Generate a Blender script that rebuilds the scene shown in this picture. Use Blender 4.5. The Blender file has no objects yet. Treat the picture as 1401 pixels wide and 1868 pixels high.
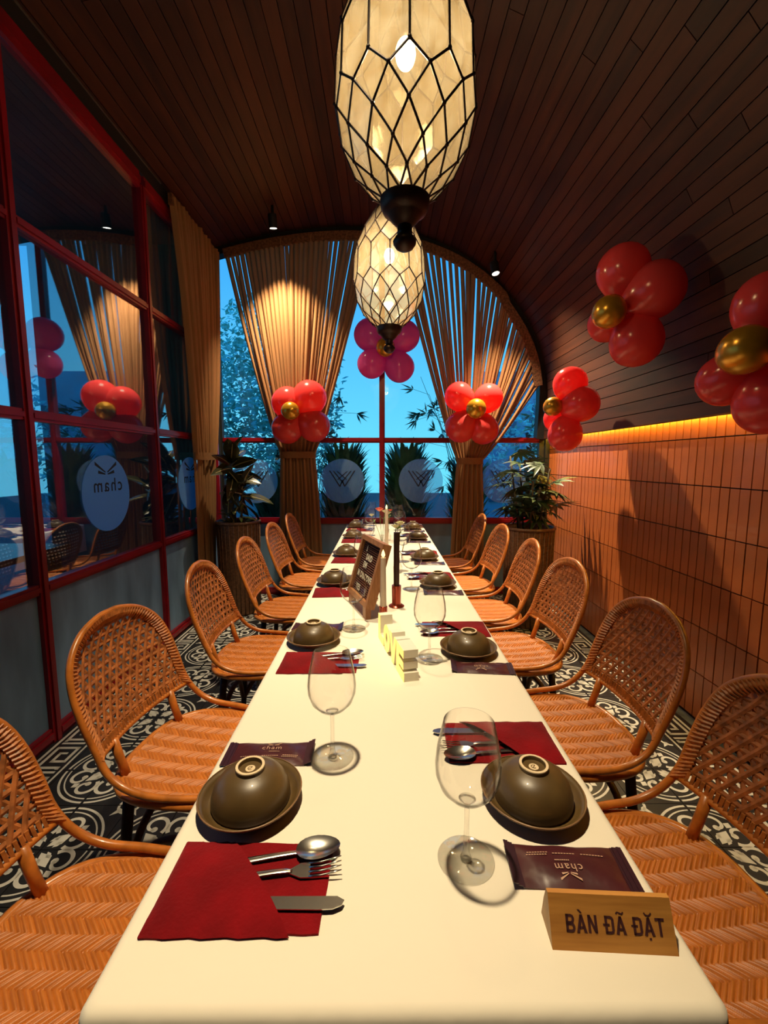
import bpy, math, random
from math import sin, cos, pi, radians, sqrt, atan2
from mathutils import Vector, Matrix

random.seed(11)
sc = bpy.context.scene
C = sc.collection

# ------------------------------------------------------------------ camera
IW, IH, FPX = 1401, 1868, 800.0
VPX, VPY = 697.0, 842.0
CAM = Vector((0.0, 0.0, 1.355))
PITCH = math.atan((IH / 2 - VPY) / FPX)
YAW = math.atan((IW / 2 - VPX) / FPX)
camd = bpy.data.cameras.new('camera')
camo = bpy.data.objects.new('camera', camd)
C.objects.link(camo)
camo.location = CAM
camo.rotation_euler = (pi / 2 - PITCH, 0, -YAW)
camd.sensor_fit = 'VERTICAL'
camd.sensor_height = 36.0
camd.lens = FPX / IH * 36.0
camd.clip_start = 0.02
sc.camera = camo
CAMR = camo.rotation_euler.to_matrix()


def ray(px, py):
    return CAMR @ Vector(((px - IW / 2) / FPX, -(py - IH / 2) / FPX, -1.0))


def on_y(px, py, Y):
    d = ray(px, py)
    return CAM + d * ((Y - CAM.y) / d.y)


def on_z(px, py, Z):
    d = ray(px, py)
    return CAM + d * ((Z - CAM.z) / d.z)


# ------------------------------------------------------------------ world, light level
world = bpy.data.worlds.new('dusk_sky')
sc.world = world
world.use_nodes = True
wn = world.node_tree
wn.nodes.clear()
wo = wn.nodes.new('ShaderNodeOutputWorld')
wb = wn.nodes.new('ShaderNodeBackground')
tc = wn.nodes.new('ShaderNodeTexCoord')
sx = wn.nodes.new('ShaderNodeSeparateXYZ')
wr = wn.nodes.new('ShaderNodeValToRGB')
wn.links.new(tc.outputs['Generated'], sx.inputs[0])
wn.links.new(sx.outputs['Z'], wr.inputs[0])
wr.color_ramp.elements[0].position = 0.0
wr.color_ramp.elements[0].color = (0.13, 0.62, 0.86, 1)
wr.color_ramp.elements[1].position = 0.55
wr.color_ramp.elements[1].color = (0.006, 0.22, 0.74, 1)
wn.links.new(wr.outputs[0], wb.inputs[0])
wb.inputs[1].default_value = 1.35
wn.links.new(wb.outputs[0], wo.inputs[0])

sc.view_settings.view_transform = 'Standard'
sc.view_settings.look = 'None'
sc.view_settings.exposure = 0.0
sc.view_settings.gamma = 1.0
sc.view_settings.use_curve_mapping = False
sc.cycles.use_denoising = True
sc.cycles.max_bounces = 8
sc.cycles.transparent_max_bounces = 24
sc.cycles.caustics_reflective = False
sc.cycles.caustics_refractive = False
sc.cycles.sample_clamp_indirect = 4.0
sc.cycles.blur_glossy = 0.6

LANTERN_W = 10.0
SPOT_W = 60.0
WARM = (1.0, 0.74, 0.42)


# ------------------------------------------------------------------ materials
MATS = {}


def newmat(name):
    m = bpy.data.materials.new(name)
    m.use_nodes = True
    nt = m.node_tree
    nt.nodes.clear()
    out = nt.nodes.new('ShaderNodeOutputMaterial')
    MATS[name] = m
    return m, nt, out


def pbr(name, color, rough=0.5, metal=0.0, spec=0.5, coat=0.0, noise=0.0, nscale=20.0, bump=0.0, bscale=60.0,
        emit=None, estr=0.0, stretch=None, color2=None, sheen=0.0, subs=0.0):
    m, nt, out = newmat(name)
    b = nt.nodes.new('ShaderNodeBsdfPrincipled')
    b.inputs['Base Color'].default_value = (*color, 1)
    b.inputs['Roughness'].default_value = rough
    b.inputs['Metallic'].default_value = metal
    b.inputs['Specular IOR Level'].default_value = spec
    b.inputs['Coat Weight'].default_value = coat
    b.inputs['Sheen Weight'].default_value = sheen
    if emit:
        b.inputs['Emission Color'].default_value = (*emit, 1)
        b.inputs['Emission Strength'].default_value = estr
    if noise > 0 or bump > 0 or color2:
        t = nt.nodes.new('ShaderNodeTexCoord')
        mp = nt.nodes.new('ShaderNodeMapping')
        nt.links.new(t.outputs['Object'], mp.inputs[0])
        if stretch:
            mp.inputs['Scale'].default_value = stretch
    if noise > 0 or color2:
        n = nt.nodes.new('ShaderNodeTexNoise')
        n.inputs['Scale'].default_value = nscale
        n.inputs['Detail'].default_value = 4
        nt.links.new(mp.outputs[0], n.inputs['Vector'])
        r = nt.nodes.new('ShaderNodeValToRGB')
        c2 = color2 if color2 else tuple(max(0, c * (1 - noise)) for c in color)
        c1 = color if color2 else tuple(min(1, c * (1 + noise)) for c in color)
        r.color_ramp.elements[0].color = (*c2, 1)
        r.color_ramp.elements[0].position = 0.32
        r.color_ramp.elements[1].color = (*c1, 1)
        r.color_ramp.elements[1].position = 0.68
        nt.links.new(n.outputs[0], r.inputs[0])
        nt.links.new(r.outputs[0], b.inputs['Base Color'])
    if bump > 0:
        n2 = nt.nodes.new('ShaderNodeTexNoise')
        n2.inputs['Scale'].default_value = bscale
        nt.links.new(mp.outputs[0], n2.inputs['Vector'])
        bp = nt.nodes.new('ShaderNodeBump')
        bp.inputs['Strength'].default_value = bump
        bp.inputs['Distance'].default_value = 0.01
        nt.links.new(n2.outputs[0], bp.inputs['Height'])
        nt.links.new(bp.outputs[0], b.inputs['Normal'])
    nt.links.new(b.outputs[0], out.inputs[0])
    return m


def mixsh(nt, a, b, fac):
    mx = nt.nodes.new('ShaderNodeMixShader')
    if isinstance(fac, (int, float)):
        mx.inputs[0].default_value = fac
    else:
        nt.links.new(fac, mx.inputs[0])
    nt.links.new(a, mx.inputs[1])
    nt.links.new(b, mx.inputs[2])
    return mx.outputs[0]


def node(nt, kind, color=None, rough=None):
    n = nt.nodes.new(kind)
    if color is not None:
        n.inputs['Color'].default_value = (*color, 1)
    if rough is not None:
        n.inputs['Roughness'].default_value = rough
    return n.outputs[0]


def thin_glass(name, tint=(0.98, 0.98, 0.98), base=0.03, power=0.5, rough=0.0, edge=None):
    """thin clear glass: transparent body with reflection that grows towards grazing angles"""
    m, nt, out = newmat(name)
    lw = nt.nodes.new('ShaderNodeLayerWeight')
    pw = nt.nodes.new('ShaderNodeMath')
    pw.operation = 'POWER'
    pw.inputs[1].default_value = 4.0
    nt.links.new(lw.outputs['Facing'], pw.inputs[0])
    mr = nt.nodes.new('ShaderNodeMapRange')
    mr.inputs['To Min'].default_value = base
    mr.inputs['To Max'].default_value = power
    nt.links.new(pw.outputs[0], mr.inputs['Value'])
    lw.inputs['Blend'].default_value = 0.5
    tr = nt.nodes.new('ShaderNodeBsdfTransparent')
    tr.inputs[0].default_value = (*tint, 1)
    if edge is not None:
        r = nt.nodes.new('ShaderNodeValToRGB')
        r.color_ramp.elements[0].color = (*tint, 1)
        r.color_ramp.elements[0].position = 0.60
        r.color_ramp.elements[1].color = (*edge, 1)
        r.color_ramp.elements[1].position = 0.95
        nt.links.new(lw.outputs['Facing'], r.inputs[0])
        nt.links.new(r.outputs[0], tr.inputs[0])
    g = node(nt, 'ShaderNodeBsdfGlossy', (0.95, 0.95, 0.95), rough)
    nt.links.new(mixsh(nt, tr.outputs[0], g, mr.outputs[0]), out.inputs[0])
    return m


def cloth_mat(name, color, transl=0.35, noise=0.25, nscale=(40, 40, 2), rough=0.9):
    m, nt, out = newmat(name)
    t = nt.nodes.new('ShaderNodeTexCoord')
    mp = nt.nodes.new('ShaderNodeMapping')
    mp.inputs['Scale'].default_value = nscale
    nt.links.new(t.outputs['Object'], mp.inputs[0])
    n = nt.nodes.new('ShaderNodeTexNoise')
    n.inputs['Scale'].default_value = 3.0
    nt.links.new(mp.outputs[0], n.inputs['Vector'])
    r = nt.nodes.new('ShaderNodeValToRGB')
    r.color_ramp.elements[0].color = (*[c * (1 - noise) for c in color], 1)
    r.color_ramp.elements[1].color = (*[min(1, c * (1 + noise)) for c in color], 1)
    nt.links.new(n.outputs[0], r.inputs[0])
    d = nt.nodes.new('ShaderNodeBsdfDiffuse')
    tl = nt.nodes.new('ShaderNodeBsdfTranslucent')
    nt.links.new(r.outputs[0], d.inputs[0])
    nt.links.new(r.outputs[0], tl.inputs[0])
    nt.links.new(mixsh(nt, d.outputs[0], tl.outputs[0], transl), out.inputs[0])
    return m


pbr('rattan', (0.48, 0.15, 0.022), 0.32, coat=0.3, noise=0.25, nscale=30)
pbr('cane', (0.34, 0.112, 0.030), 0.45, noise=0.45, nscale=45)
pbr('binding', (0.42, 0.14, 0.03), 0.5, noise=0.35, nscale=60)
pbr('dark_wood', (0.035, 0.012, 0.007), 0.4, noise=0.2)
pbr('leg_binding', (0.12, 0.045, 0.02), 0.5, noise=0.4, nscale=80)
pbr('tablecloth', (0.86, 0.79, 0.66), 0.85, spec=0.2, bump=0.10, bscale=25, sheen=0.1)
pbr('table_wood', (0.12, 0.06, 0.03), 0.5)
pbr('red_paint', (0.24, 0.004, 0.011), 0.35, noise=0.2, nscale=4)
pbr('slate_panel', (0.16, 0.27, 0.42), 0.38, noise=0.35, nscale=5, stretch=(1, 1, 0.3), spec=0.6)
pbr('terracotta', (0.46, 0.12, 0.030), 0.38, noise=0.18, nscale=3, coat=0.15, bump=0.05, bscale=14)
pbr('grout', (0.05, 0.018, 0.010), 0.9)
pbr('ceiling_backing', (0.012, 0.006, 0.005), 0.8)
pbr('soot_black', (0.01, 0.009, 0.009), 0.6)
pbr('dark_plaster', (0.03, 0.03, 0.035), 0.8, noise=0.2, nscale=3)
pbr('tile_black', (0.018, 0.018, 0.020), 0.35, noise=0.3, nscale=9)
pbr('tile_white', (0.62, 0.60, 0.55), 0.4, noise=0.12, nscale=9)
pbr('concrete', (0.10, 0.10, 0.10), 0.9, noise=0.3)
pbr('bronze', (0.028, 0.012, 0.010), 0.42, metal=0.4, noise=0.3, nscale=50)
pbr('stoneware', (0.098, 0.058, 0.019), 0.38, noise=0.22, nscale=18, coat=0.1)
pbr('stoneware_rim', (0.24, 0.13, 0.06), 0.4, noise=0.2, nscale=40)
pbr('bare_clay', (0.72, 0.56, 0.36), 0.7)
pbr('red_napkin', (0.185, 0.0012, 0.004), 0.9, spec=0.15, noise=0.25, nscale=14, bump=0.2, bscale=200, sheen=0.1)
pbr('steel', (0.70, 0.68, 0.64), 0.22, metal=1.0)
pbr('foil_maroon', (0.060, 0.012, 0.016), 0.32, spec=0.6, noise=0.2, nscale=12, bump=0.15, bscale=30)
pbr('foil_seal', (0.035, 0.010, 0.018), 0.3, spec=0.6)
pbr('print_pale', (0.50, 0.30, 0.20), 0.6)
pbr('sign_wood', (0.60, 0.27, 0.055), 0.5, color2=(0.46, 0.19, 0.035), nscale=5, stretch=(2, 30, 30))
pbr('sign_end', (0.36, 0.22, 0.10), 0.6, noise=0.2, nscale=30)
pbr('ink_maroon', (0.055, 0.008, 0.012), 0.7)
pbr('white_plastic', (0.85, 0.80, 0.66), 0.4)
pbr('led_face', (0.9, 0.75, 0.3), 0.4, emit=(1.0, 0.62, 0.12), estr=1.1)
pbr('frame_wood', (0.42, 0.19, 0.075), 0.5, color2=(0.30, 0.12, 0.045), nscale=8, stretch=(20, 3, 3))
pbr('felt_brown', (0.11, 0.035, 0.022), 0.95)
pbr('letter_white', (0.80, 0.74, 0.56), 0.5)
pbr('candle_wax', (0.62, 0.50, 0.38), 0.45, noise=0.05)
pbr('candle_brown', (0.045, 0.016, 0.006), 0.5)
pbr('copper_red', (0.33, 0.045, 0.015), 0.25, metal=0.6, coat=0.3)
pbr('flame_led', (1, 0.8, 0.4), 0.5, emit=(1.0, 0.72, 0.28), estr=2.2)
pbr('rose_salmon', (0.85, 0.24, 0.16), 0.7, noise=0.2)
pbr('rose_white', (0.80, 0.76, 0.50), 0.7, noise=0.1)
pbr('leaf_fresh', (0.16, 0.26, 0.05), 0.5, noise=0.3)
pbr('wicker', (0.15, 0.065, 0.028), 0.5, noise=0.45, nscale=50)
pbr('soil', (0.02, 0.013, 0.009), 0.95, noise=0.4)
pbr('leaf_dark', (0.022, 0.045, 0.018), 0.3, noise=0.4, nscale=8)
pbr('leaf_rubber', (0.020, 0.028, 0.012), 0.25, color2=(0.05, 0.045, 0.015), nscale=5)
pbr('leaf_midrib', (0.42, 0.36, 0.16), 0.4)
pbr('leaf_palm', (0.055, 0.085, 0.035), 0.35, noise=0.4, nscale=8)
pbr('stem_brown', (0.06, 0.04, 0.02), 0.7)
pbr('leaf_outdoor', (0.05, 0.16, 0.07), 0.5, noise=0.5, nscale=5)
pbr('leaf_tree', (0.30, 0.80, 0.58), 0.6, noise=0.6, nscale=2.5)
pbr('bamboo_leaf', (0.05, 0.12, 0.07), 0.5, noise=0.3, nscale=6)
pbr('facade_blue', (0.25, 0.42, 0.6), 0.7, noise=0.1, nscale=2)
pbr('facade_pane', (0.05, 0.12, 0.22), 0.2)
pbr('paving', (0.06, 0.07, 0.07), 0.8, noise=0.3)
pbr('counter_wood', (0.20, 0.075, 0.03), 0.25, color2=(0.13, 0.045, 0.018), nscale=5, stretch=(2, 20, 20))
pbr('lamp_emit', (1, 1, 1), 0.5, emit=(1.0, 0.90, 0.72), estr=14.0)
pbr('bulb_emit', (1, 1, 1), 0.5, emit=(1.0, 0.86, 0.55), estr=30.0)
pbr('led_strip', (1, 0.8, 0.4), 0.5, emit=(1.0, 0.62, 0.05), estr=65.0)
pbr('black_metal', (0.015, 0.014, 0.014), 0.5, metal=0.3)
pbr('knot_thread', (0.6, 0.5, 0.5), 0.6)
pbr('rod_metal', (0.25, 0.22, 0.20), 0.35, metal=0.8)
pbr('heading_braid', (0.16, 0.065, 0.028), 0.9, noise=0.5, nscale=50, bump=0.6, bscale=90)
cloth_mat('curtain_cloth', (0.34, 0.17, 0.078), 0.2, noise=0.12)
cloth_mat('curtain_tie', (0.26, 0.13, 0.06), 0.1, nscale=(60, 60, 10))
thin_glass('wine_glass', (0.985, 0.985, 0.98), 0.025, 0.65, 0.02, edge=(0.26, 0.25, 0.23))
thin_glass('glass_foot', (0.96, 0.96, 0.95), 0.10, 0.6, 0.05, edge=(0.5, 0.49, 0.46))
thin_glass('window_glass', (0.97, 0.99, 0.99), 0.02, 0.4, 0.0)


def mirror_glass(name, tint, refl):
    m, nt, out = newmat(name)
    lw = nt.nodes.new('ShaderNodeLayerWeight')
    lw.inputs['Blend'].default_value = 0.5
    pw = nt.nodes.new('ShaderNodeMath')
    pw.operation = 'POWER'
    pw.inputs[1].default_value = 3.0
    nt.links.new(lw.outputs['Facing'], pw.inputs[0])
    mr = nt.nodes.new('ShaderNodeMapRange')
    mr.inputs['To Min'].default_value = refl
    mr.inputs['To Max'].default_value = 1.0
    nt.links.new(pw.outputs[0], mr.inputs['Value'])
    tr = node(nt, 'ShaderNodeBsdfTransparent', tint)
    g = node(nt, 'ShaderNodeBsdfGlossy', (0.92, 0.95, 1.0), 0.0)
    nt.links.new(mixsh(nt, tr, g, mr.outputs[0]), out.inputs[0])


mirror_glass('partition_glass', (0.80, 0.84, 0.88), 0.20)


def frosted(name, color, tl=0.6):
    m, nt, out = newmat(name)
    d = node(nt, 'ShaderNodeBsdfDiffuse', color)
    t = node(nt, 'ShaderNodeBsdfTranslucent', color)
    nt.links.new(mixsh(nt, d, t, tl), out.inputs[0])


frosted('frosted_film_daylit', (0.36, 0.68, 0.96), 0.7)  # blue cast of outside daylight is put into the film colour


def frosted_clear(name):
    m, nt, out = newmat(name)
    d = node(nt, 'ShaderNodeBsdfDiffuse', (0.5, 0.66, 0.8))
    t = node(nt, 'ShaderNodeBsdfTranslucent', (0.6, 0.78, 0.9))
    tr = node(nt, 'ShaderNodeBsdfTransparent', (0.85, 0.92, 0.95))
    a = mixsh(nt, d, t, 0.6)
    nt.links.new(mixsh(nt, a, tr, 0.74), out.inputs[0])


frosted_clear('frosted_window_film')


def balloon_mat(name, color, tl=0.3, rough=0.18):
    m, nt, out = newmat(name)
    b = nt.nodes.new('ShaderNodeBsdfPrincipled')
    b.inputs['Base Color'].default_value = (*color, 1)
    b.inputs['Roughness'].default_value = rough
    b.inputs['Specular IOR Level'].default_value = 0.6
    t = node(nt, 'ShaderNodeBsdfTranslucent', color)
    nt.links.new(mixsh(nt, b.outputs[0], t, tl), out.inputs[0])


balloon_mat('balloon_red', (0.90, 0.085, 0.085), 0.42)
balloon_mat('balloon_pink', (0.95, 0.16, 0.50), 0.6)
pbr('balloon_gold', (0.62, 0.30, 0.02), 0.25, metal=0.55, spec=0.6)


def lantern_pane_mat():
    m, nt, out = newmat('lantern_pane')
    t = nt.nodes.new('ShaderNodeTexCoord')
    n = nt.nodes.new('ShaderNodeTexNoise')
    n.inputs['Scale'].default_value = 14.0
    n.inputs['Detail'].default_value = 3
    n.inputs['Distortion'].default_value = 1.0
    nt.links.new(t.outputs['Object'], n.inputs['Vector'])
    r = nt.nodes.new('ShaderNodeValToRGB')
    r.color_ramp.elements[0].color = (0.62, 0.48, 0.28, 1)
    r.color_ramp.elements[0].position = 0.35
    r.color_ramp.elements[1].color = (0.92, 0.82, 0.62, 1)
    r.color_ramp.elements[1].position = 0.65
    nt.links.new(n.outputs[0], r.inputs[0])
    tl = nt.nodes.new('ShaderNodeBsdfTranslucent')
    df = nt.nodes.new('ShaderNodeBsdfDiffuse')
    nt.links.new(r.outputs[0], tl.inputs[0])
    nt.links.new(r.outputs[0], df.inputs[0])
    tr = node(nt, 'ShaderNodeBsdfTransparent', (0.97, 0.90, 0.76))
    g = node(nt, 'ShaderNodeBsdfGlossy', (0.9, 0.9, 0.9), 0.12)
    a = mixsh(nt, tl.outputs[0], df.outputs[0], 0.35)
    a = mixsh(nt, a, tr, 0.86)
    lw = nt.nodes.new('ShaderNodeLayerWeight')
    lw.inputs['Blend'].default_value = 0.12
    nt.links.new(mixsh(nt, a, g, lw.outputs['Facing']), out.inputs[0])


lantern_pane_mat()


def weave_mat():
    """herringbone rattan seat weave"""
    m, nt, out = newmat('seat_weave')
    L = nt.links
    t = nt.nodes.new('ShaderNodeTexCoord')
    s = nt.nodes.new('ShaderNodeSeparateXYZ')
    L.new(t.outputs['Object'], s.inputs[0])

    def M(op, a, b=None, c=None):
        n = nt.nodes.new('ShaderNodeMath')
        n.operation = op
        for i, x in enumerate((a, b, c)):
            if x is None:
                continue
            if isinstance(x, (int, float)):
                n.inputs[i].default_value = x
            else:
                L.new(x, n.inputs[i])
        return n.outputs[0]
    u = M('MULTIPLY', s.outputs['X'], 80.0)
    v = M('MULTIPLY', s.outputs['Y'], 80.0)
    zig = M('PINGPONG', v, 2.4)
    idx = M('ADD', M('FLOOR', M('ADD', u, zig)), M('MULTIPLY', M('FLOOR', M('DIVIDE', v, 2.4)), 37.0))
    wn_ = nt.nodes.new('ShaderNodeTexWhiteNoise')
    wn_.noise_dimensions = '1D'
    L.new(idx, wn_.inputs['W'])
    nz = nt.nodes.new('ShaderNodeTexNoise')
    nz.inputs['Scale'].default_value = 60
    L.new(t.outputs['Object'], nz.inputs['Vector'])
    r = nt.nodes.new('ShaderNodeValToRGB')
    r.color_ramp.elements[0].color = (0.34, 0.100, 0.014, 1)
    r.color_ramp.elements[1].color = (0.60, 0.19, 0.026, 1)
    L.new(M('ADD', M('MULTIPLY', wn_.outputs['Value'], 0.55), M('MULTIPLY', nz.outputs[0], 0.5)), r.inputs[0])
    bs = nt.nodes.new('ShaderNodeBsdfPrincipled')
    L.new(r.outputs[0], bs.inputs['Base Color'])
    bs.inputs['Roughness'].default_value = 0.45
    L.new(bs.outputs[0], out.inputs[0])


weave_mat()


def plank_mat():
    """reddish stained boards, grain along Y, each board a shade of its own"""
    m, nt, out = newmat('ceiling_board')
    L = nt.links
    t = nt.nodes.new('ShaderNodeTexCoord')
    mp = nt.nodes.new('ShaderNodeMapping')
    mp.inputs['Scale'].default_value = (14, 1.2, 14)
    L.new(t.outputs['Object'], mp.inputs[0])
    oi = nt.nodes.new('ShaderNodeObjectInfo')
    n = nt.nodes.new('ShaderNodeTexNoise')
    n.noise_dimensions = '4D'
    n.inputs['Scale'].default_value = 2.0
    n.inputs['Detail'].default_value = 5
    L.new(mp.outputs[0], n.inputs['Vector'])
    mul = nt.nodes.new('ShaderNodeMath')
    mul.operation = 'MULTIPLY'
    mul.inputs[1].default_value = 20
    L.new(oi.outputs['Random'], mul.inputs[0])
    L.new(mul.outputs[0], n.inputs['W'])
    add = nt.nodes.new('ShaderNodeMath')
    add.operation = 'MULTIPLY_ADD'
    add.inputs[1].default_value = 0.45
    L.new(oi.outputs['Random'], add.inputs[0])
    L.new(n.outputs[0], add.inputs[2])
    r = nt.nodes.new('ShaderNodeValToRGB')
    r.color_ramp.elements[0].color = (0.011, 0.0022, 0.002, 1)
    r.color_ramp.elements[0].position = 0.35
    r.color_ramp.elements[1].color = (0.062, 0.016, 0.006, 1)
    r.color_ramp.elements[1].position = 0.95
    L.new(add.outputs[0], r.inputs[0])
    bs = nt.nodes.new('ShaderNodeBsdfPrincipled')
    L.new(r.outputs[0], bs.inputs['Base Color'])
    bs.inputs['Roughness'].default_value = 0.55
    bs.inputs['Specular IOR Level'].default_value = 0.35
    L.new(bs.outputs[0], out.inputs[0])


plank_mat()


# ------------------------------------------------------------------ mesh helpers
def catmull(pts, n=6, closed=False):
    P = [Vector(p) for p in pts]
    out = []
    N = len(P)
    rng = range(N) if closed else range(N - 1)
    for i in rng:
        if closed:
            p0, p1, p2, p3 = P[(i - 1) % N], P[i], P[(i + 1) % N], P[(i + 2) % N]
        else:
            p1, p2 = P[i], P[i + 1]
            p0 = P[i - 1] if i > 0 else p1 * 2 - p2
            p3 = P[i + 2] if i + 2 < N else p2 * 2 - p1
        for k in range(n):
            t = k / n
            out.append(0.5 * ((2 * p1) + (p2 - p0) * t + (2 * p0 - 5 * p1 + 4 * p2 - p3) * t * t +
                              (3 * p1 - p0 - 3 * p2 + p3) * t ** 3))
    if not closed:
        out.append(P[-1].copy())
    return out


class MB:
    def __init__(s):
        s.v, s.f, s.m = [], [], []

    def add(s, verts, faces, mi=0):
        o = len(s.v)
        s.v += [tuple(p) for p in verts]
        s.f += [tuple(i + o for i in f) for f in faces]
        s.m += [mi] * len(faces)
        return s

    def box(s, c, size, rot=None, mi=0):
        hx, hy, hz = size[0] / 2, size[1] / 2, size[2] / 2
        vs = [Vector((x, y, z)) for x in (-hx, hx) for y in (-hy, hy) for z in (-hz, hz)]
        if rot is not None:
            vs = [rot @ p for p in vs]
        vs = [p + Vector(c) for p in vs]
        return s.add(vs, [(0, 1, 3, 2), (4, 6, 7, 5), (0, 4, 5, 1), (2, 3, 7, 6), (0, 2, 6, 4), (1, 5, 7, 3)], mi)

    def prism(s, poly, z0, z1, mi=0, xf=None):
        """polygon (x, y) extruded from z0 to z1"""
        n = len(poly)
        vs = [Vector((p[0], p[1], z0)) for p in poly] + [Vector((p[0], p[1], z1)) for p in poly]
        if xf:
            vs = [xf(p) for p in vs]
        fs = [tuple(reversed(range(n))), tuple(range(n, 2 * n))]
        fs += [(i, (i + 1) % n, n + (i + 1) % n, n + i) for i in range(n)]
        return s.add(vs, fs, mi)

    def tube(s, pts, r, n=8, closed=False, mi=0, flat=1.0):
        P = [Vector(p) for p in pts]
        N = len(P)
        R = r if isinstance(r, (list, tuple)) else [r] * N
        T = []
        for i in range(N):
            if closed:
                d = P[(i + 1) % N] - P[i - 1]
            else:
                d = P[min(i + 1, N - 1)] - P[max(i - 1, 0)]
            T.append(d.normalized() if d.length > 1e-9 else Vector((0, 0, 1)))
        up = Vector((0, 0, 1)) if abs(T[0].z) < 0.9 else Vector((1, 0, 0))
        nrm = (up - T[0] * up.dot(T[0])).normalized()
        vs, fs = [], []
        for i in range(N):
            nrm = (nrm - T[i] * nrm.dot(T[i]))
            nrm = nrm.normalized() if nrm.length > 1e-6 else T[i].orthogonal().normalized()
            bi = T[i].cross(nrm)
            for k in range(n):
                a = 2 * pi * k / n
                vs.append(P[i] + (nrm * cos(a) * flat + bi * sin(a)) * R[i])
        for i in range(N if closed else N - 1):
            j = (i + 1) % N
            for k in range(n):
                k2 = (k + 1) % n
                fs.append((i * n + k, i * n + k2, j * n + k2, j * n + k))
        if not closed:
            fs.append(tuple(reversed(range(n))))
            fs.append(tuple(range((N - 1) * n, N * n)))
        return s.add(vs, fs, mi)

    def lathe(s, prof, n=32, c=(0, 0, 0), mi=0, close=False):
        vs, fs = [], []
        M = len(prof)
        for (r, z) in prof:
            for k in range(n):
                a = 2 * pi * k / n
                vs.append((c[0] + r * cos(a), c[1] + r * sin(a), c[2] + z))
        for i in range(M if close else M - 1):
            j = (i + 1) % M
            for k in range(n):
                k2 = (k + 1) % n
                fs.append((i * n + k, i * n + k2, j * n + k2, j * n + k))
        if not close:
            if prof[0][0] > 1e-5:
                fs.append(tuple(reversed(range(n))))
            if prof[-1][0] > 1e-5:
                fs.append(tuple(range((M - 1) * n, M * n)))
        return s.add(vs, fs, mi)

    def ribbon(s, pts, w, z=0.0, closed=False, mi=0):
        """flat band in the xy plane along 2-D points"""
        P = [Vector((p[0], p[1])) for p in pts]
        N = len(P)
        vs, fs = [], []
        for i in range(N):
            a = P[(i - 1) % N] if (closed or i > 0) else P[i]
            b = P[(i + 1) % N] if (closed or i < N - 1) else P[i]
            d = (b - a).normalized()
            nn = Vector((-d.y, d.x))
            k = w[i] if isinstance(w, (list, tuple)) else w
            vs += [(*(P[i] + nn * k / 2), z), (*(P[i] - nn * k / 2), z)]
        for i in range(N if closed else N - 1):
            j = (i + 1) % N
            fs.append((2 * i, 2 * i + 1, 2 * j + 1, 2 * j))
        return s.add(vs, fs, mi)

    def ellipsoid(s, c, r, nu=20, nv=12, rot=None, mi=0, pinch=0.0):
        vs, fs = [], []
        for j in range(nv + 1):
            th = pi * j / nv
            for i in range(nu):
                a = 2 * pi * i / nu
                zz = cos(th)
                rr = sin(th) * (1 + pinch * zz)
                p = Vector((r[0] * rr * cos(a), r[1] * rr * sin(a), r[2] * zz))
                if rot is not None:
                    p = rot @ p
                vs.append(p + Vector(c))
        for j in range(nv):
            for i in range(nu):
                i2 = (i + 1) % nu
                fs.append((j * nu + i, (j + 1) * nu + i, (j + 1) * nu + i2, j * nu + i2))
        return s.add(vs, fs, mi)

    def mesh(s, name, mats, smooth=True, angle=40):
        me = bpy.data.meshes.new(name)
        me.from_pydata(s.v, [], s.f)
        for m in (mats if isinstance(mats, (list, tuple)) else [mats]):
            me.materials.append(MATS[m])
        if any(s.m):
            me.polygons.foreach_set('material_index', s.m)
        if smooth:
            me.polygons.foreach_set('use_smooth', [True] * len(me.polygons))
            me.set_sharp_from_angle(angle=radians(angle))
        me.validate()
        me.update()
        return me

    def build(s, name, mats, parent=None, smooth=True, angle=40, loc=None, rot=None):
        return link(name, s.mesh(name, mats, smooth, angle), parent, loc, rot)


def link(name, me, parent=None, loc=None, rot=None):
    o = bpy.data.objects.new(name, me)
    C.objects.link(o)
    if parent is not None:
        o.parent = parent
    if loc is not None:
        o.location = loc
    if rot is not None:
        o.rotation_euler = rot
    return o


def tag(o, label=None, cat=None, group=None, kind=None):
    if label:
        o['label'] = label
    if cat:
        o['category'] = cat
    if group:
        o['group'] = group
    if kind:
        o['kind'] = kind
    return o


def thing(name, label, cat, loc=(0, 0, 0), rz=0.0, group=None):
    o = bpy.data.objects.new(name, None)
    C.objects.link(o)
    o.empty_display_size = 0.05
    o.location = loc
    o.rotation_euler = (0, 0, rz)
    return tag(o, label, cat, group)


def struct(name, loc=(0, 0, 0)):
    o = bpy.data.objects.new(name, None)
    C.objects.link(o)
    o.empty_display_size = 0.05
    o.location = loc
    o['kind'] = 'structure'
    return o


def dup(root, loc, rz, label, group=None):
    r = root.copy()
    C.objects.link(r)
    r.location = loc
    r.rotation_euler = (0, 0, rz)
    r['label'] = label
    if group:
        r['group'] = group
    for ch in root.children:
        c = ch.copy()
        C.objects.link(c)
        c.parent = r
        for g in ch.children:
            d = g.copy()
            C.objects.link(d)
            d.parent = c
    return r


def text_mesh(body, size=1.0, offset=0.0, extrude=0.0, mat='ink_maroon', spacing=1.0, sxx=1.0):
    cu = bpy.data.curves.new('text', 'FONT')
    cu.body = body
    cu.size = size
    cu.offset = offset
    cu.extrude = extrude
    cu.align_x = 'CENTER'
    cu.align_y = 'CENTER'
    cu.space_character = spacing
    cu.resolution_u = 4
    o = bpy.data.objects.new('text', cu)
    C.objects.link(o)
    dg = bpy.context.evaluated_depsgraph_get()
    me = bpy.data.meshes.new_from_object(o.evaluated_get(dg))
    bpy.data.objects.remove(o)
    bpy.data.curves.remove(cu)
    for v in me.vertices:
        v.co.x *= sxx
    me.materials.clear()
    me.materials.append(MATS[mat])
    return me


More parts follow.
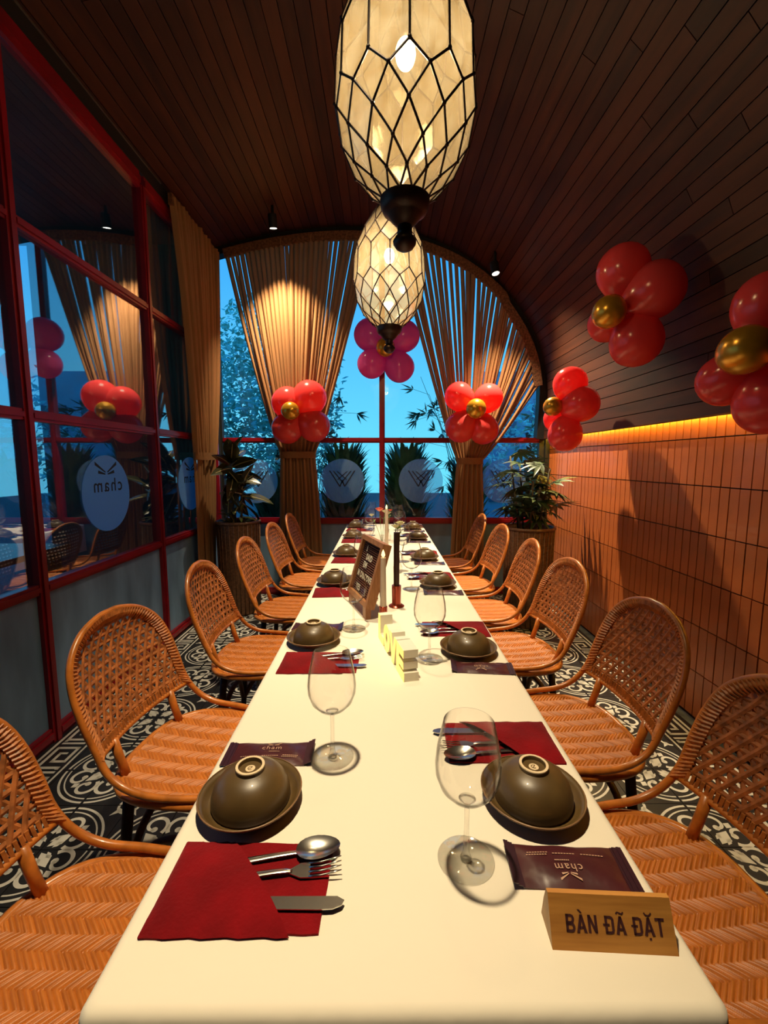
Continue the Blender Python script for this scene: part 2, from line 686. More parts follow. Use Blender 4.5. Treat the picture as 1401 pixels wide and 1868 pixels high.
ORD = ['first', 'second', 'third', 'fourth', 'fifth', 'sixth']

# ------------------------------------------------------------------ room dimensions
XL, XR = -1.62, 1.62
YB, YF = -1.6, 4.42          # behind the camera, far window
ZS, ZM, ZU = 0.76, 1.565, 2.40   # sill, middle and upper rails
PROFILE = [(1.60, 1.575), (1.605, 1.75), (1.61, 1.95), (1.60, 2.15), (1.53, 2.45), (1.36, 2.76), (1.09, 3.07), (0.82, 3.27),
           (0.55, 3.40), (0.2, 3.50), (-0.2, 3.54), (-0.6, 3.53), (-1.0, 3.48), (-1.35, 3.41), (-1.66, 3.33)]


def resample(pts, step):
    P = catmull([(p[0], 0, p[1]) for p in pts], 12)
    out, acc = [P[0].copy()], 0.0
    last = P[0]
    for p in P[1:]:
        d = (p - last).length
        while acc + d >= step:
            t = (step - acc) / d
            last = last.lerp(p, t)
            out.append(last.copy())
            d = (p - last).length
            acc = 0.0
        acc += d
        last = p
    return out


VP = resample(PROFILE, 0.078)
FINE = catmull([(p[0], 0, p[1]) for p in PROFILE], 12)


def arch_z(x, inset=0.075):
    """height of the window arch at x"""
    best = None
    for a, b in zip(FINE[:-1], FINE[1:]):
        lo, hi = min(a.x, b.x), max(a.x, b.x)
        if lo <= x <= hi and hi > lo:
            z = a.z + (b.z - a.z) * (x - a.x) / (b.x - a.x)
            best = z if best is None else max(best, z)
    if best is None:
        best = 2.0
    return best - inset


# ------------------------------------------------------------------ floor
T = 0.2


def floor_tile_mesh():
    mb = MB()
    h = T / 2 - 0.0012
    mb.box((0, 0, -0.006), (2 * h, 2 * h, 0.012), mi=0)
    z = 0.0007

    def P(u, v):
        return ((u - 0.5) * T, (v - 0.5) * T)

    def arc(cx, cy, r, a0, a1, n=12, w=0.03):
        pts = [P(cx + r * cos(a0 + (a1 - a0) * i / n), cy + r * sin(a0 + (a1 - a0) * i / n)) for i in range(n + 1)]
        mb.ribbon(pts, w * T, z, mi=1)

    def clipd(p):
        return (max(-h, min(h, p[0])), max(-h, min(h, p[1])))
    arc(0, 0, 0.93, 0.03, pi / 2 - 0.03, 14, 0.045)
    arc(0, 0, 0.83, 0.03, pi / 2 - 0.03, 14, 0.028)
    for sw in (0, 1):
        def Q(u, v):
            return P(v, u) if sw else P(u, v)
        # scroll: a spiral that starts at the axis and curls inwards
        pts, ws = [], []
        for i in range(23):
            t = i / 22
            a = -2.3 + 5.6 * t
            r = 0.235 * (1 - 0.62 * t)
            pts.append(Q(0.50 + r * cos(a), 0.235 + r * sin(a)))
            ws.append((0.075 - 0.02 * t) * T)
        mb.ribbon(pts, ws, z, mi=1)
        e = pts[-1]
        mb.add([(e[0] + 0.062 * T * cos(k * pi / 4), e[1] + 0.062 * T * sin(k * pi / 4), z) for k in range(8)],
               [tuple(range(8))], 1)
        # small leaves beside the arc
        lf = [Q(0.16, 0.04), Q(0.24, 0.07), Q(0.30, 0.17), Q(0.20, 0.16)]
        mb.add([(p[0], p[1], z) for p in (lf if not sw else lf[::-1])], [(0, 1, 2, 3)], 1)
    # centre teardrop on the diagonal and outer corner leaf
    for (a, b, w) in ((0.06, 0.34, 0.085), (0.52, 0.40, 0.05)):
        m = (a + b) / 2
        poly = [P(a, a), P(m + w, m - w), P(b, b), P(m - w, m + w)]
        mb.add([(p[0], p[1], z) for p in poly], [(0, 1, 2, 3)], 1)
    arc(1.0, 1.0, 0.20, pi + 0.05, 1.5 * pi - 0.05, 8, 0.05)
    poly = [P(0.74, 0.74), P(0.93, 0.84), P(0.90, 0.90), P(0.84, 0.93)]
    mb.add([(p[0], p[1], z) for p in poly], [(0, 1, 2, 3)], 1)
    return mb.mesh('floor_tile', ['tile_black', 'tile_white'], smooth=False)


def key_tile_mesh():
    mb = MB()
    h = T / 2 - 0.0012
    mb.box((0, 0, -0.006), (2 * h, 2 * h, 0.012), mi=0)
    z = 0.0007

    def rect(u0, v0, u1, v1):
        a, b, c, d = (u0 / 12 - .5) * T, (v0 / 12 - .5) * T, (u1 / 12 - .5) * T, (v1 / 12 - .5) * T
        mb.add([(a, b, z), (c, b, z), (c, d, z), (a, d, z)], [(0, 1, 2, 3)], 1)
    rect(1.6, 0, 2.4, 12)           # long line by the wall
    rect(10.6, 0, 11.2, 12)
    # meander between u 3.2 and 9.8
    rect(3.2, 0.0, 4.1, 9.6)
    rect(3.2, 8.7, 9.8, 9.6)
    rect(8.9, 3.0, 9.8, 9.6)
    rect(5.4, 3.0, 9.8, 3.9)
    rect(5.4, 3.0, 6.3, 7.2)
    rect(5.4, 6.4, 7.9, 7.2)
    rect(3.2, 10.8, 9.8, 11.6)
    rect(8.9, 0.2, 9.8, 1.4)
    rect(3.2, 0.5, 9.8, 1.4)
    return mb.mesh('border_tile', ['tile_black', 'tile_white'], smooth=False)


floor = struct('floor')
MB().box((0, (YB + YF) / 2, -0.035), (XR - XL + 0.24, YF - YB + 0.2, 0.04)).build('floor_bed', 'concrete', floor, smooth=False)
ft, kt = floor_tile_mesh(), key_tile_mesh()
stuff = MB()


def tile_at(i, j):
    """column i (0 .. 15), row j"""
    x = -1.6 + T * (i + 0.5)
    y = T * (j + 0.5)
    if i in (0, 15):
        return kt, x, y, (0 if i == 0 else pi)
    rz = {(0, 0): pi, (1, 0): -pi / 2, (1, 1): 0, (0, 1): pi / 2}[((i + 1) % 2, j % 2)]
    return ft, x, y, rz


mid_v, mid_f, mid_m = [], [], []
for j in range(-8, 22):
    for i in range(16):
        me, x, y, rz = tile_at(i, j)
        if 0 <= j and (i < 6 or i > 9):
            link('tile', me, floor, (x, y, 0), (0, 0, rz))
        else:
            R = Matrix.Rotation(rz, 3, 'Z')
            o = len(stuff.v)
            stuff.v += [tuple(R @ v.co + Vector((x, y, 0))) for v in me.vertices]
            stuff.f += [tuple(k + o for k in p.vertices) for p in me.polygons]
            stuff.m += [p.material_index for p in me.polygons]
so = stuff.build('tiles_under_table', ['tile_black', 'tile_white'], floor, smooth=False)
so['kind'] = 'stuff'

# ------------------------------------------------------------------ vaulted ceiling
ceil = struct('ceiling')
bk = MB()
ov = []
for k, p in enumerate(FINE):
    a, b = FINE[max(k - 1, 0)], FINE[min(k + 1, len(FINE) - 1)]
    d = (b - a).normalized()
    nrm = Vector((d.z, 0, -d.x))          # outward
    ov.append(p + nrm * 0.016)
    ov.append(p + nrm * 0.06)
vs, fs = [], []
for y in (YB, YF + 0.12):
    vs += [(p.x, y, p.z) for p in ov]
n = len(ov)
for k in range(len(FINE) - 1):
    a, b = 2 * k, 2 * k + 2
    fs += [(a, b, n + b, n + a), (a + 1, n + a + 1, n + b + 1, b + 1)]
    fs += [(a, a + 1, b + 1, b), (n + a, n + b, n + b + 1, n + a + 1)]
bk.add(vs, fs)
bk.build('shell', 'ceiling_backing', ceil, smooth=False)
YEND = YF
plank_cache = {}
for k in range(len(VP) - 1):
    a, b = VP[k], VP[k + 1]
    d = b - a
    w = d.length
    c = (a + b) / 2
    ang = atan2(d.z, d.x)
    cuts = [YB] + [YB + (1.3 + 0.9 * ((k * 7) % 5) / 5), YB + 3.1 + 0.9 * ((k * 3) % 5) / 5] + [YEND]
    for y0, y1 in zip(cuts[:-1], cuts[1:]):
        key = round(y1 - y0, 3)
        if key not in plank_cache:
            plank_cache[key] = MB().box((0, 0, 0), (w - 0.005, key - 0.004, 0.014)).mesh('plank', 'ceiling_board', smooth=False)
        link('plank', plank_cache[key], ceil, (c.x, (y0 + y1) / 2, c.z), (0, -ang, 0))

# ------------------------------------------------------------------ right wall with stacked tiles
wall_r = struct('wall_right')
MB().box((XR + 0.085, (YB + YF) / 2, 0.825), (0.07, YF - YB + 0.2, 1.75)).build('backing', 'grout', wall_r, smooth=False)
TW, TH = 0.060, 0.245
y_lo = 1.60
ncol = int((YF - y_lo) / TW)
tile_full = MB().box((0, 0, 0), (0.014, TW - 0.006, TH - 0.006)).mesh('wall_tile', 'terracotta', smooth=False)
top_h = 0.10
tile_top = MB().box((0, 0, 0), (0.014, TW - 0.006, top_h)).mesh('wall_tile', 'terracotta', smooth=False)
rest = MB()
z_top = 1.475
for c in range(int((YF - YB) / TW)):
    y = YF - TW * (c + 0.5)
    near = y > y_lo
    jx = random.uniform(-0.0012, 0.0012)
    if near:
        link('wall_tile', tile_top, wall_r, (XR + 0.044 + jx, y, z_top + 0.003 + top_h / 2))
    else:
        rest.box((XR + 0.044, y, z_top + 0.003 + top_h / 2), (0.014, TW - 0.006, top_h))
    for r in range(6):
        z = z_top - TH * (r + 0.5)
        if near and r < 5:
            link('wall_tile', tile_full, wall_r, (XR + 0.044 + random.uniform(-0.0012, 0.0012), y, z))
        else:
            rest.box((XR + 0.044, y, z), (0.014, TW - 0.006, TH - 0.006))
ro = rest.build('wall_tiles_low', 'terracotta', wall_r, smooth=False)
ro['kind'] = 'stuff'
# light strip tucked behind the lower lip of the vault
strip = MB().box((XR + 0.015, (1.0 + YF) / 2, 1.592), (0.012, YF - 1.0 - 0.05, 0.006)).build('led_strip', 'led_strip')
tag(strip, 'warm glowing light strip above the terracotta wall tiles', 'light strip')

# wall behind the camera
wb_ = struct('wall_front')
MB().box((0, YB - 0.03, 1.8), (3.6, 0.06, 3.8)).build('plaster', 'dark_plaster', wb_, smooth=False)

# ------------------------------------------------------------------ left glass partition
wall_l = struct('wall_left')
MUL = [-1.37, -0.24, 0.89, 2.02, 3.15, 4.28]


def bar(mb, a, b, w, d, axis):
    """bar from a to b; w across in the wall plane, d deep"""
    a, b = Vector(a), Vector(b)
    c = (a + b) / 2
    if axis == 'z':
        mb.box(c, (d, w, b.z - a.z))
        # stepped moulding strips on the room side
        mb.box(c + Vector((d / 2 + 0.004, 0, 0)), (0.010, w * 0.45, b.z - a.z))
    else:
        mb.box(c, (d, b.y - a.y, w))
        mb.box(c + Vector((d / 2 + 0.004, 0, 0)), (0.010, b.y - a.y, w * 0.45))


for y in MUL:
    mb = MB()
    bar(mb, (XL, y, 0.0), (XL, y, 3.17), 0.055, 0.06, 'z')
    mb.build('mullion', 'red_paint', wall_l, smooth=False)
for z, w in ((ZS, 0.05), (ZM, 0.05), (ZU, 0.05), (3.20, 0.10), (0.035, 0.07)):
    for y0, y1 in zip(MUL[:-1], MUL[1:]):
        mb = MB()
        bar(mb, (XL, y0 + 0.0275, z), (XL, y1 - 0.0275, z), w, 0.05, 'y')
        mb.build('rail', 'red_paint', wall_l, smooth=False)
MB().box((XL - 0.02, (YB + YF) / 2, 3.31), (0.10, YF - YB, 0.12)).build('head_beam', 'soot_black', wall_l, smooth=False)
MB().box((XL + 0.035, (YB + 3.4) / 2, 3.335), (0.008, 3.4 - YB, 0.008)).build('ceiling_bead', 'rod_metal', wall_l, smooth=False)
for y0, y1 in zip(MUL[:-1], MUL[1:]):
    yc, yw = (y0 + y1) / 2, y1 - y0 - 0.05
    for z0, z1 in ((ZS + .025, ZM - .025), (ZM + .025, ZU - .025), (ZU + .025, 3.15)):
        MB().box((XL, yc, (z0 + z1) / 2), (0.004, yw, z1 - z0)).build('pane', 'partition_glass', wall_l, smooth=False)
    MB().box((XL, yc, (0.07 + ZS - .025) / 2), (0.02, yw, ZS - .025 - 0.07)).build('panel', 'slate_panel', wall_l, smooth=False)
MB().box((XL, 4.355, 1.6), (0.05, 0.10, 3.2)).build('corner_post', 'soot_black', wall_l, smooth=False)

# neighbouring dark room seen dimly through the partition
wo_ = struct('wall_outer')
for (y0, y1, z0, z1) in ((-1.7, -0.6, -0.1, 3.5), (3.9, 4.5, -0.1, 3.5), (-0.6, 3.9, -0.1, 0.7), (-0.6, 3.9, 2.95, 3.5)):  # unseen wall, with an added gap that lets sky light reach the decals
    MB().box((-4.6, (y0 + y1) / 2, (z0 + z1) / 2), (0.06, y1 - y0, z1 - z0)).build('far_plaster', 'dark_plaster', wo_, smooth=False)
MB().box((-2.48, YF + 0.03, 1.7), (1.76, 0.06, 3.6)).build('end_plaster', 'dark_plaster', wo_, smooth=False)
MB().box((-3.1, YB - 0.03, 1.7), (3.0, 0.06, 3.6)).build('near_plaster', 'dark_plaster', wo_, smooth=False)
MB().box((-3.1, 1.4, 3.42), (3.0, 6.1, 0.05)).build('soffit', 'dark_plaster', wo_, smooth=False)
MB().box((-3.12, 1.4, -0.03), (2.94, 6.1, 0.06)).build('side_floor', 'concrete', wo_, smooth=False)


def wing_logo(xf, s, mat, name, parent, thick=0.0008):
    """two feathered wings and the lettering below them, in local (u, v)"""
    mb = MB()
    for sg in (-1, 1):
        for (a, b, c, d) in (((0.03, 0.00), (0.50, 0.30), (0.50, 0.20), (0.06, -0.02)),
                             ((0.05, -0.05), (0.36, 0.05), (0.38, -0.04), (0.06, -0.08))):
            poly = [(sg * p[0] * s, p[1] * s) for p in (a, b, c, d)]
            if sg < 0:
                poly = poly[::-1]
            mb.prism(poly, 0, thick, xf=xf)
    mb.build(name, mat, parent, smooth=False)


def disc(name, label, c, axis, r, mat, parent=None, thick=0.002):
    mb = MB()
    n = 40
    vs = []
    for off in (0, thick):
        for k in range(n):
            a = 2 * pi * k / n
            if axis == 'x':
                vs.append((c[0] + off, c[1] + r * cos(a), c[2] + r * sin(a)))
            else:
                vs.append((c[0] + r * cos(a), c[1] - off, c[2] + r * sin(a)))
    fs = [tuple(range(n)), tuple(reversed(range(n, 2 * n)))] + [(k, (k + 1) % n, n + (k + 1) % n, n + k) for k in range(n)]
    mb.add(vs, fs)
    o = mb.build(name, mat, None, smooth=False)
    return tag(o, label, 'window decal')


# round frosted decals on the partition, lettering reversed as it is meant to be read from outside
for yc, lab in ((2.585, 'round blue frosted decal with winged mark on the glass partition, lettering reversed'),
                (3.715, 'round blue frosted decal on the partition behind the side curtain')):
    d = disc('round_decal', lab, (XL + 0.003, yc, 1.17), 'x', 0.222, 'frosted_film_daylit')

    def xf(p, yc=yc):
        return Vector((XL + 0.0055 + p.z, yc + p.x, 1.295 + p.y))
    wing_logo(xf, 0.20, 'soot_black', 'wing_mark', d)
    me = text_mesh('cham', 0.11, 0.001, 0.0, 'soot_black', 1.25)
    for v in me.vertices:
        u, w = v.co.x, v.co.y
        v.co = (XL + 0.006, yc + 0.01 - u, 1.215 + w)
    link('lettering', me, d)
    if yc > 3:
        break

# ------------------------------------------------------------------ far arched window
win = struct('window_1')
XM = [-1.60, -0.845, 0.0, 0.83, 1.585]
for x in XM[1:-1]:
    mb = MB()
    zt = arch_z(x)
    mb.box((x, YF, zt / 2), (0.055, 0.06, zt))
    mb.box((x, YF - 0.034, zt / 2), (0.026, 0.010, zt))
    mb.build('mullion', 'red_paint', win, smooth=False)
for x, zt in ((XM[0], arch_z(-1.58)), (XM[-1], 2.05)):
    MB().box((x, YF, zt / 2), (0.05, 0.06, zt)).build('jamb', 'soot_black', win, smooth=False)
for z, w in ((ZS, 0.06), (ZM, 0.05), (0.035, 0.07)):
    for x0, x1 in zip(XM[:-1], XM[1:]):
        mb = MB()
        mb.box(((x0 + x1) / 2, YF, z), (x1 - x0 - 0.055, 0.05, w))
        mb.box(((x0 + x1) / 2, YF - 0.029, z), (x1 - x0 - 0.055, 0.010, w * 0.45))
        mb.build('rail', 'red_paint', win, smooth=False)
for x0, x1 in zip(XM[:-1], XM[1:]):
    xc, xw = (x0 + x1) / 2, x1 - x0 - 0.05
    MB().box((xc, YF, (ZS + ZM) / 2), (xw, 0.004, ZM - ZS - 0.05)).build('pane', 'window_glass', win, smooth=False)
    MB().box((xc, YF, (0.07 + ZS - 0.03) / 2), (xw, 0.02, ZS - 0.03 - 0.07)).build('panel', 'slate_panel', win, smooth=False)
    poly = [(xc - xw / 2, ZM + .025), (xc + xw / 2, ZM + .025)]
    for k in range(13):
        x = xc + xw / 2 - xw * k / 12
        poly.append((x, max(ZM + .1, arch_z(min(x, 1.55)) - 0.01)))
    mb = MB()
    mb.prism(poly, -0.002, 0.002, xf=lambda p: Vector((p.x, YF + p.z, p.y)))
    mb.build('pane', 'window_glass', win, smooth=False)
# arch trim between window and vault
mb = MB()
vs, fs = [], []
for k, p in enumerate(FINE):
    a, b = FINE[max(k - 1, 0)], FINE[min(k + 1, len(FINE) - 1)]
    d = (b - a).normalized()
    nrm = Vector((d.z, 0, -d.x))
    o, i = p + nrm * 0.02, p - nrm * 0.075
    for y in (YF - 0.05, YF + 0.05):
        vs += [(o.x, y, o.z), (i.x, y, i.z)]
for k in range(len(FINE) - 1):
    a, b = 4 * k, 4 * (k + 1)
    fs += [(a, b, b + 1, a + 1), (a + 2, a + 3, b + 3, b + 2), (a + 1, b + 1, b + 3, a + 3), (a, a + 2, b + 2, b)]
mb.add(vs, fs)
mb.build('arch_trim', 'soot_black', win, smooth=False)
MB().box((1.66, YF, 0.9), (0.09, 0.10, 1.8)).build('side_post', 'soot_black', win, smooth=False)
MB().box((-1.68, YF, 1.75), (0.10, 0.10, 3.5)).build('side_post', 'soot_black', win, smooth=False)

# decals on the window: round film with a W of slanted lines
for xc, lab in ((-1.27, 'round frosted decal on the window behind the rubber plant'),
                (-0.40, 'round frosted decal with striped letter W, left of the red centre mullion'),
                (0.39, 'round frosted decal with striped letter W, between centre mullion and right drape'),
                (1.22, 'round frosted decal with striped letter W on the window by the lady palm')):
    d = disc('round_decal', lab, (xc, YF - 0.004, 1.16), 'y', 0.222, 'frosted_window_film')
    mb = MB()

    def xw_(p, xc=xc):
        return Vector((xc + p.x, YF - 0.0068 - p.z, 1.19 + p.y))
    for sg in (-1, 1):
        for q in range(3):
            a = 0.132 - 0.038 * q
            top = 0.075 - (0.004 * q)
            bx = 0.030 - 0.038 * q * 0.9
            y1 = -0.085 + 0.035 * q
            w = 0.013
            poly = [(sg * a, top), (sg * (a - w), top), (sg * (bx - w + 0.0), y1), (sg * bx, y1)]
            if sg > 0:
                poly = poly[::-1]
            mb.prism(poly, 0, 0.0008, xf=xw_)
        poly = [(sg * 0.030, -0.085), (sg * 0.018, -0.085), (sg * -0.008, -0.02), (sg * 0.004, -0.02)]
        mb.prism(poly if sg < 0 else poly[::-1], 0, 0.0008, xf=xw_)
    mb.build('letter_mark', 'soot_black', d, smooth=False)

# ------------------------------------------------------------------ curtains
def curtain(name, label, tops, ties, bots, n, nrm, tie_z, wtop, wtie, wbot, gap_seed, cloth='curtain_cloth', deep=0.62):
    """n hanging folds from points along the top, gathered in a tie, then falling to the floor"""
    rng = random.Random(gap_seed)
    root = thing(name, label, 'curtain', (0, 0, 0))
    nrm = Vector(nrm)
    up, lo = MB(), MB()

    def fold(mb, path, widths, side, depth):
        K = 4
        vs, fs = [], []
        for p, w, s_ in zip(path, widths, side):
            for k in range(K + 1):
                t = k / K * 2 - 1
                vs.append(p + s_ * (t * w / 2) + nrm * (depth * w * (1 - t * t)))
        for i in range(len(path) - 1):
            for k in range(K):
                a = i * (K + 1) + k
                fs.append((a, a + 1, a + K + 2, a + K + 1))
        mb.add(vs, fs)

    # even spacing along the top
    P0 = [Vector(p) for p in tops]
    cum = [0.0]
    for a_, b_ in zip(P0[:-1], P0[1:]):
        cum.append(cum[-1] + (b_ - a_).length)
    even = []
    for q_ in range(25):
        tt = cum[-1] * q_ / 24
        kk_ = max(k_ for k_ in range(len(cum) - 1) if cum[k_] <= tt + 1e-9)
        even.append(P0[kk_].lerp(P0[kk_ + 1], min(1.0, (tt - cum[kk_]) / max(1e-6, cum[kk_ + 1] - cum[kk_]))))
    tops = even
    N = len(tops)
    for i in range(n):
        t = (i + 0.5) / n
        f = t * (N - 1)
        k = min(int(f), N - 2)
        a = Vector(tops[k]).lerp(Vector(tops[k + 1]), f - k)
        sd = (Vector(tops[min(k + 1, N - 1)]) - Vector(tops[k])).normalized()
        kpt = Vector(ties[0]).lerp(Vector(ties[1]), t)
        bpt = Vector(bots[0]).lerp(Vector(bots[1]), t)
        sdt = (Vector(ties[1]) - Vector(ties[0])).normalized()
        jit = rng.uniform(-0.012, 0.012)
        amp = rng.uniform(0.0, 0.03)
        path, ws, sides = [], [], []
        M = 14
        wt = wtop * rng.uniform(0.75, 1.2)
        for j in range(M + 1):
            q = j / M
            g = 1 - (1 - q) ** 0.9
            p = a.lerp(kpt, q)
            hx = a.lerp(kpt, g)
            p.x, p.y = hx.x, hx.y
            if j == M:
                pass
            p += sdt * (jit * sin(pi * q)) + nrm * (amp * sin(pi * q) + 0.012 * ((i % 3) - 1) * q)
            path.append(p)
            ws.append(wt * (1 - q) ** 0.8 + wtie * q)
            sides.append((sd * (1 - q) + sdt * q).normalized() if j > 0 else sdt if abs(sd.dot(sdt)) < 0.4 else Vector((sd.x, sd.y, 0)).normalized())
        sides = [Vector((s_.x, s_.y, 0)).normalized() for s_ in sides]
        fold(up, path, ws, sides, deep)
        path2, ws2 = [], []
        for j in range(7):
            q = j / 6
            p = kpt.lerp(bpt, q) + nrm * (0.012 * ((i % 3) - 1) + 0.01 * sin(3 * q + i))
            p.x += (bpt.x - kpt.x) * 0.25 * sin(pi * q)
            path2.append(p)
            ws2.append(wtie + (wbot - wtie) * min(1, q * 1.6))
        fold(lo, path2, ws2, [sdt] * 7, 0.5)
    up.build('drape', cloth, root, angle=180)
    lo.build('fall', cloth, root, angle=180)
    # tie band
    c = (Vector(ties[0]) + Vector(ties[1])) / 2
    hw = (Vector(ties[1]) - Vector(ties[0])).length / 2 + 0.012
    sdt = (Vector(ties[1]) - Vector(ties[0])).normalized()
    ring = []
    for k in range(24):
        a = 2 * pi * k / 24
        ring.append(c + sdt * (hw * cos(a)) + nrm * (0.055 * sin(a) + 0.004))
    vs, fs = [], []
    for p in ring:
        vs += [p + Vector((0, 0, 0.032)), p - Vector((0, 0, 0.032))]
    for k in range(24):
        j = (k + 1) % 24
        fs.append((2 * k, 2 * k + 1, 2 * j + 1, 2 * j))
    MB().add(vs, fs).build('tieback', 'curtain_tie', root, angle=180)
    # heading band along the top
    hb = MB()
    P = [Vector(p) for p in tops]
    vs, fs = [], []
    for i, p in enumerate(P):
        d = (P[min(i + 1, N - 1)] - P[max(i - 1, 0)]).normalized()
        dn = d.cross(nrm)
        if dn.z > 0:
            dn = -dn
        for off, dp in ((0.02, 0.0), (0.02, 0.03), (-0.06, 0.034), (-0.06, 0.0)):
            vs.append(p - dn * off + nrm * dp)
    for i in range(N - 1):
        for k in range(4):
            k2 = (k + 1) % 4
            fs.append((4 * i + k, 4 * i + k2, 4 * i + 4 + k2, 4 * i + 4 + k))
    fs += [(0, 1, 2, 3), (4 * N - 4, 4 * N - 1, 4 * N - 2, 4 * N - 3)]
    hb.add(vs, fs).build('heading', 'heading_braid', root, smooth=False)
    return root


YC = YF - 0.09
tl = []
for k in range(15):
    x = -1.47 + (-0.06 + 1.47) * k / 14
    tl.append((x, YC, arch_z(x) - 0.02))
curtain('arch_drape', 'tan pleated drape tied back, left half of the arched window', tl,
        [(-0.99, YC, 1.42), (-0.66, YC, 1.42)], [(-1.02, YC, 0.01), (-0.60, YC, 0.01)], 30, (0, -1, 0), 1.42, 0.046, 0.026, 0.030, 3)
tr_ = []
for k in range(10):
    x = 0.10 + 1.10 * k / 9
    tr_.append((x, YC, arch_z(x) - 0.02))
for p in FINE[::-1]:
    if 1.22 < p.x < 1.61 and p.z > 2.12:
        tr_.append((p.x - 0.085, YC, p.z - 0.05))
curtain('arch_drape', 'tan pleated drape tied back, right half of the arched window', tr_,
        [(0.74, YC, 1.36), (0.98, YC, 1.36)], [(0.69, YC, 0.01), (1.02, YC, 0.01)], 34, (0, -1, 0), 1.36, 0.044, 0.020, 0.026, 5)
curtain('side_drape', 'orange-brown drape gathered on the glass partition in the corner',
        [(XL + 0.07, 3.42 + 0.10 * k, 3.27) for k in range(10)],
        [(XL + 0.075, 3.66, 1.40), (XL + 0.075, 4.02, 1.40)], [(XL + 0.075, 3.62, 0.01), (XL + 0.075, 3.92, 0.01)],
        15, (1, 0, 0), 1.40, 0.050, 0.036, 0.034, 8, 'curtain_cloth', 1.15)

# ------------------------------------------------------------------ table and cloth
TX, TWD, TY0, TY1, TZ = 0.025, 0.72, 0.418, 4.24, 0.75
tb = thing('dining_table', 'long banquet table under the cream tablecloth', 'table', (TX, (TY0 + TY1) / 2, 0))
MB().box((0, 0, 0.725), (TWD - 0.02, TY1 - TY0 - 0.02, 0.034)).build('tabletop', 'table_wood', tb, smooth=False)
for sx_ in (-1, 1):
    for sy_ in (-1, 0, 1):
        MB().box((sx_ * 0.27, sy_ * 1.75, 0.354), (0.06, 0.06, 0.708)).build('leg', 'table_wood', tb, smooth=False)
cl = MB()
CORN = 40


def cloth_ring(off, z, wave, seed=0.0):
    hx, hy = TWD / 2 + off, (TY1 - TY0) / 2 + off
    cr = 0.011 + max(0, off)
    pts = []
    for (cx, cy, a0) in ((hx - cr, hy - cr, 0), (-hx + cr, hy - cr, pi / 2), (-hx + cr, -hy + cr, pi), (hx - cr, -hy + cr, 1.5 * pi)):
        for k in range(7):
            a = a0 + pi / 2 * k / 6
            pts.append(Vector((cx + cr * cos(a), cy + cr * sin(a), z)))
    # subdivide straight runs
    out = []
    N = len(pts)
    for i in range(N):
        p, q = pts[i], pts[(i + 1) % N]
        m = 24 if (q - p).length > 1 else (8 if (q - p).length > 0.2 else 1)
        for k in range(m):
            out.append(p.lerp(q, k / m))
    for i, p in enumerate(out):
        w = wave * (sin(i * 1.7 + seed) * 0.6 + sin(i * 0.61) * 0.4)
        d = Vector((p.x / hx, p.y / hy, 0))
        s_ = Vector((1 if d.x > 0.98 else -1 if d.x < -0.98 else 0, 1 if d.y > 0.99 else -1 if d.y < -0.99 else 0, 0))
        out[i] = p + s_ * w
    return out


rings = [cloth_ring(-0.010, TZ, 0), cloth_ring(-0.003, TZ - 0.0015, 0), cloth_ring(0.003, TZ - 0.007, 0),
         cloth_ring(0.005, TZ - 0.016, 0.0005), cloth_ring(0.006, TZ - 0.08, 0.002), cloth_ring(0.009, TZ - 0.17, 0.004),
         cloth_ring(0.012, TZ - 0.26, 0.007)]
NR = len(rings[0])
vs = [p for r in rings for p in r]
fs = [tuple(range(NR))]
for r in range(len(rings) - 1):
    for k in range(NR):
        k2 = (k + 1) % NR
        fs.append((r * NR + k, (r + 1) * NR + k, (r + 1) * NR + k2, r * NR + k2))
cl.add(vs, fs)
co = cl.build('tablecloth', 'tablecloth', None, angle=60, loc=(TX, (TY0 + TY1) / 2, 0))
tag(co, 'cream white tablecloth over the long banquet table', 'tablecloth')


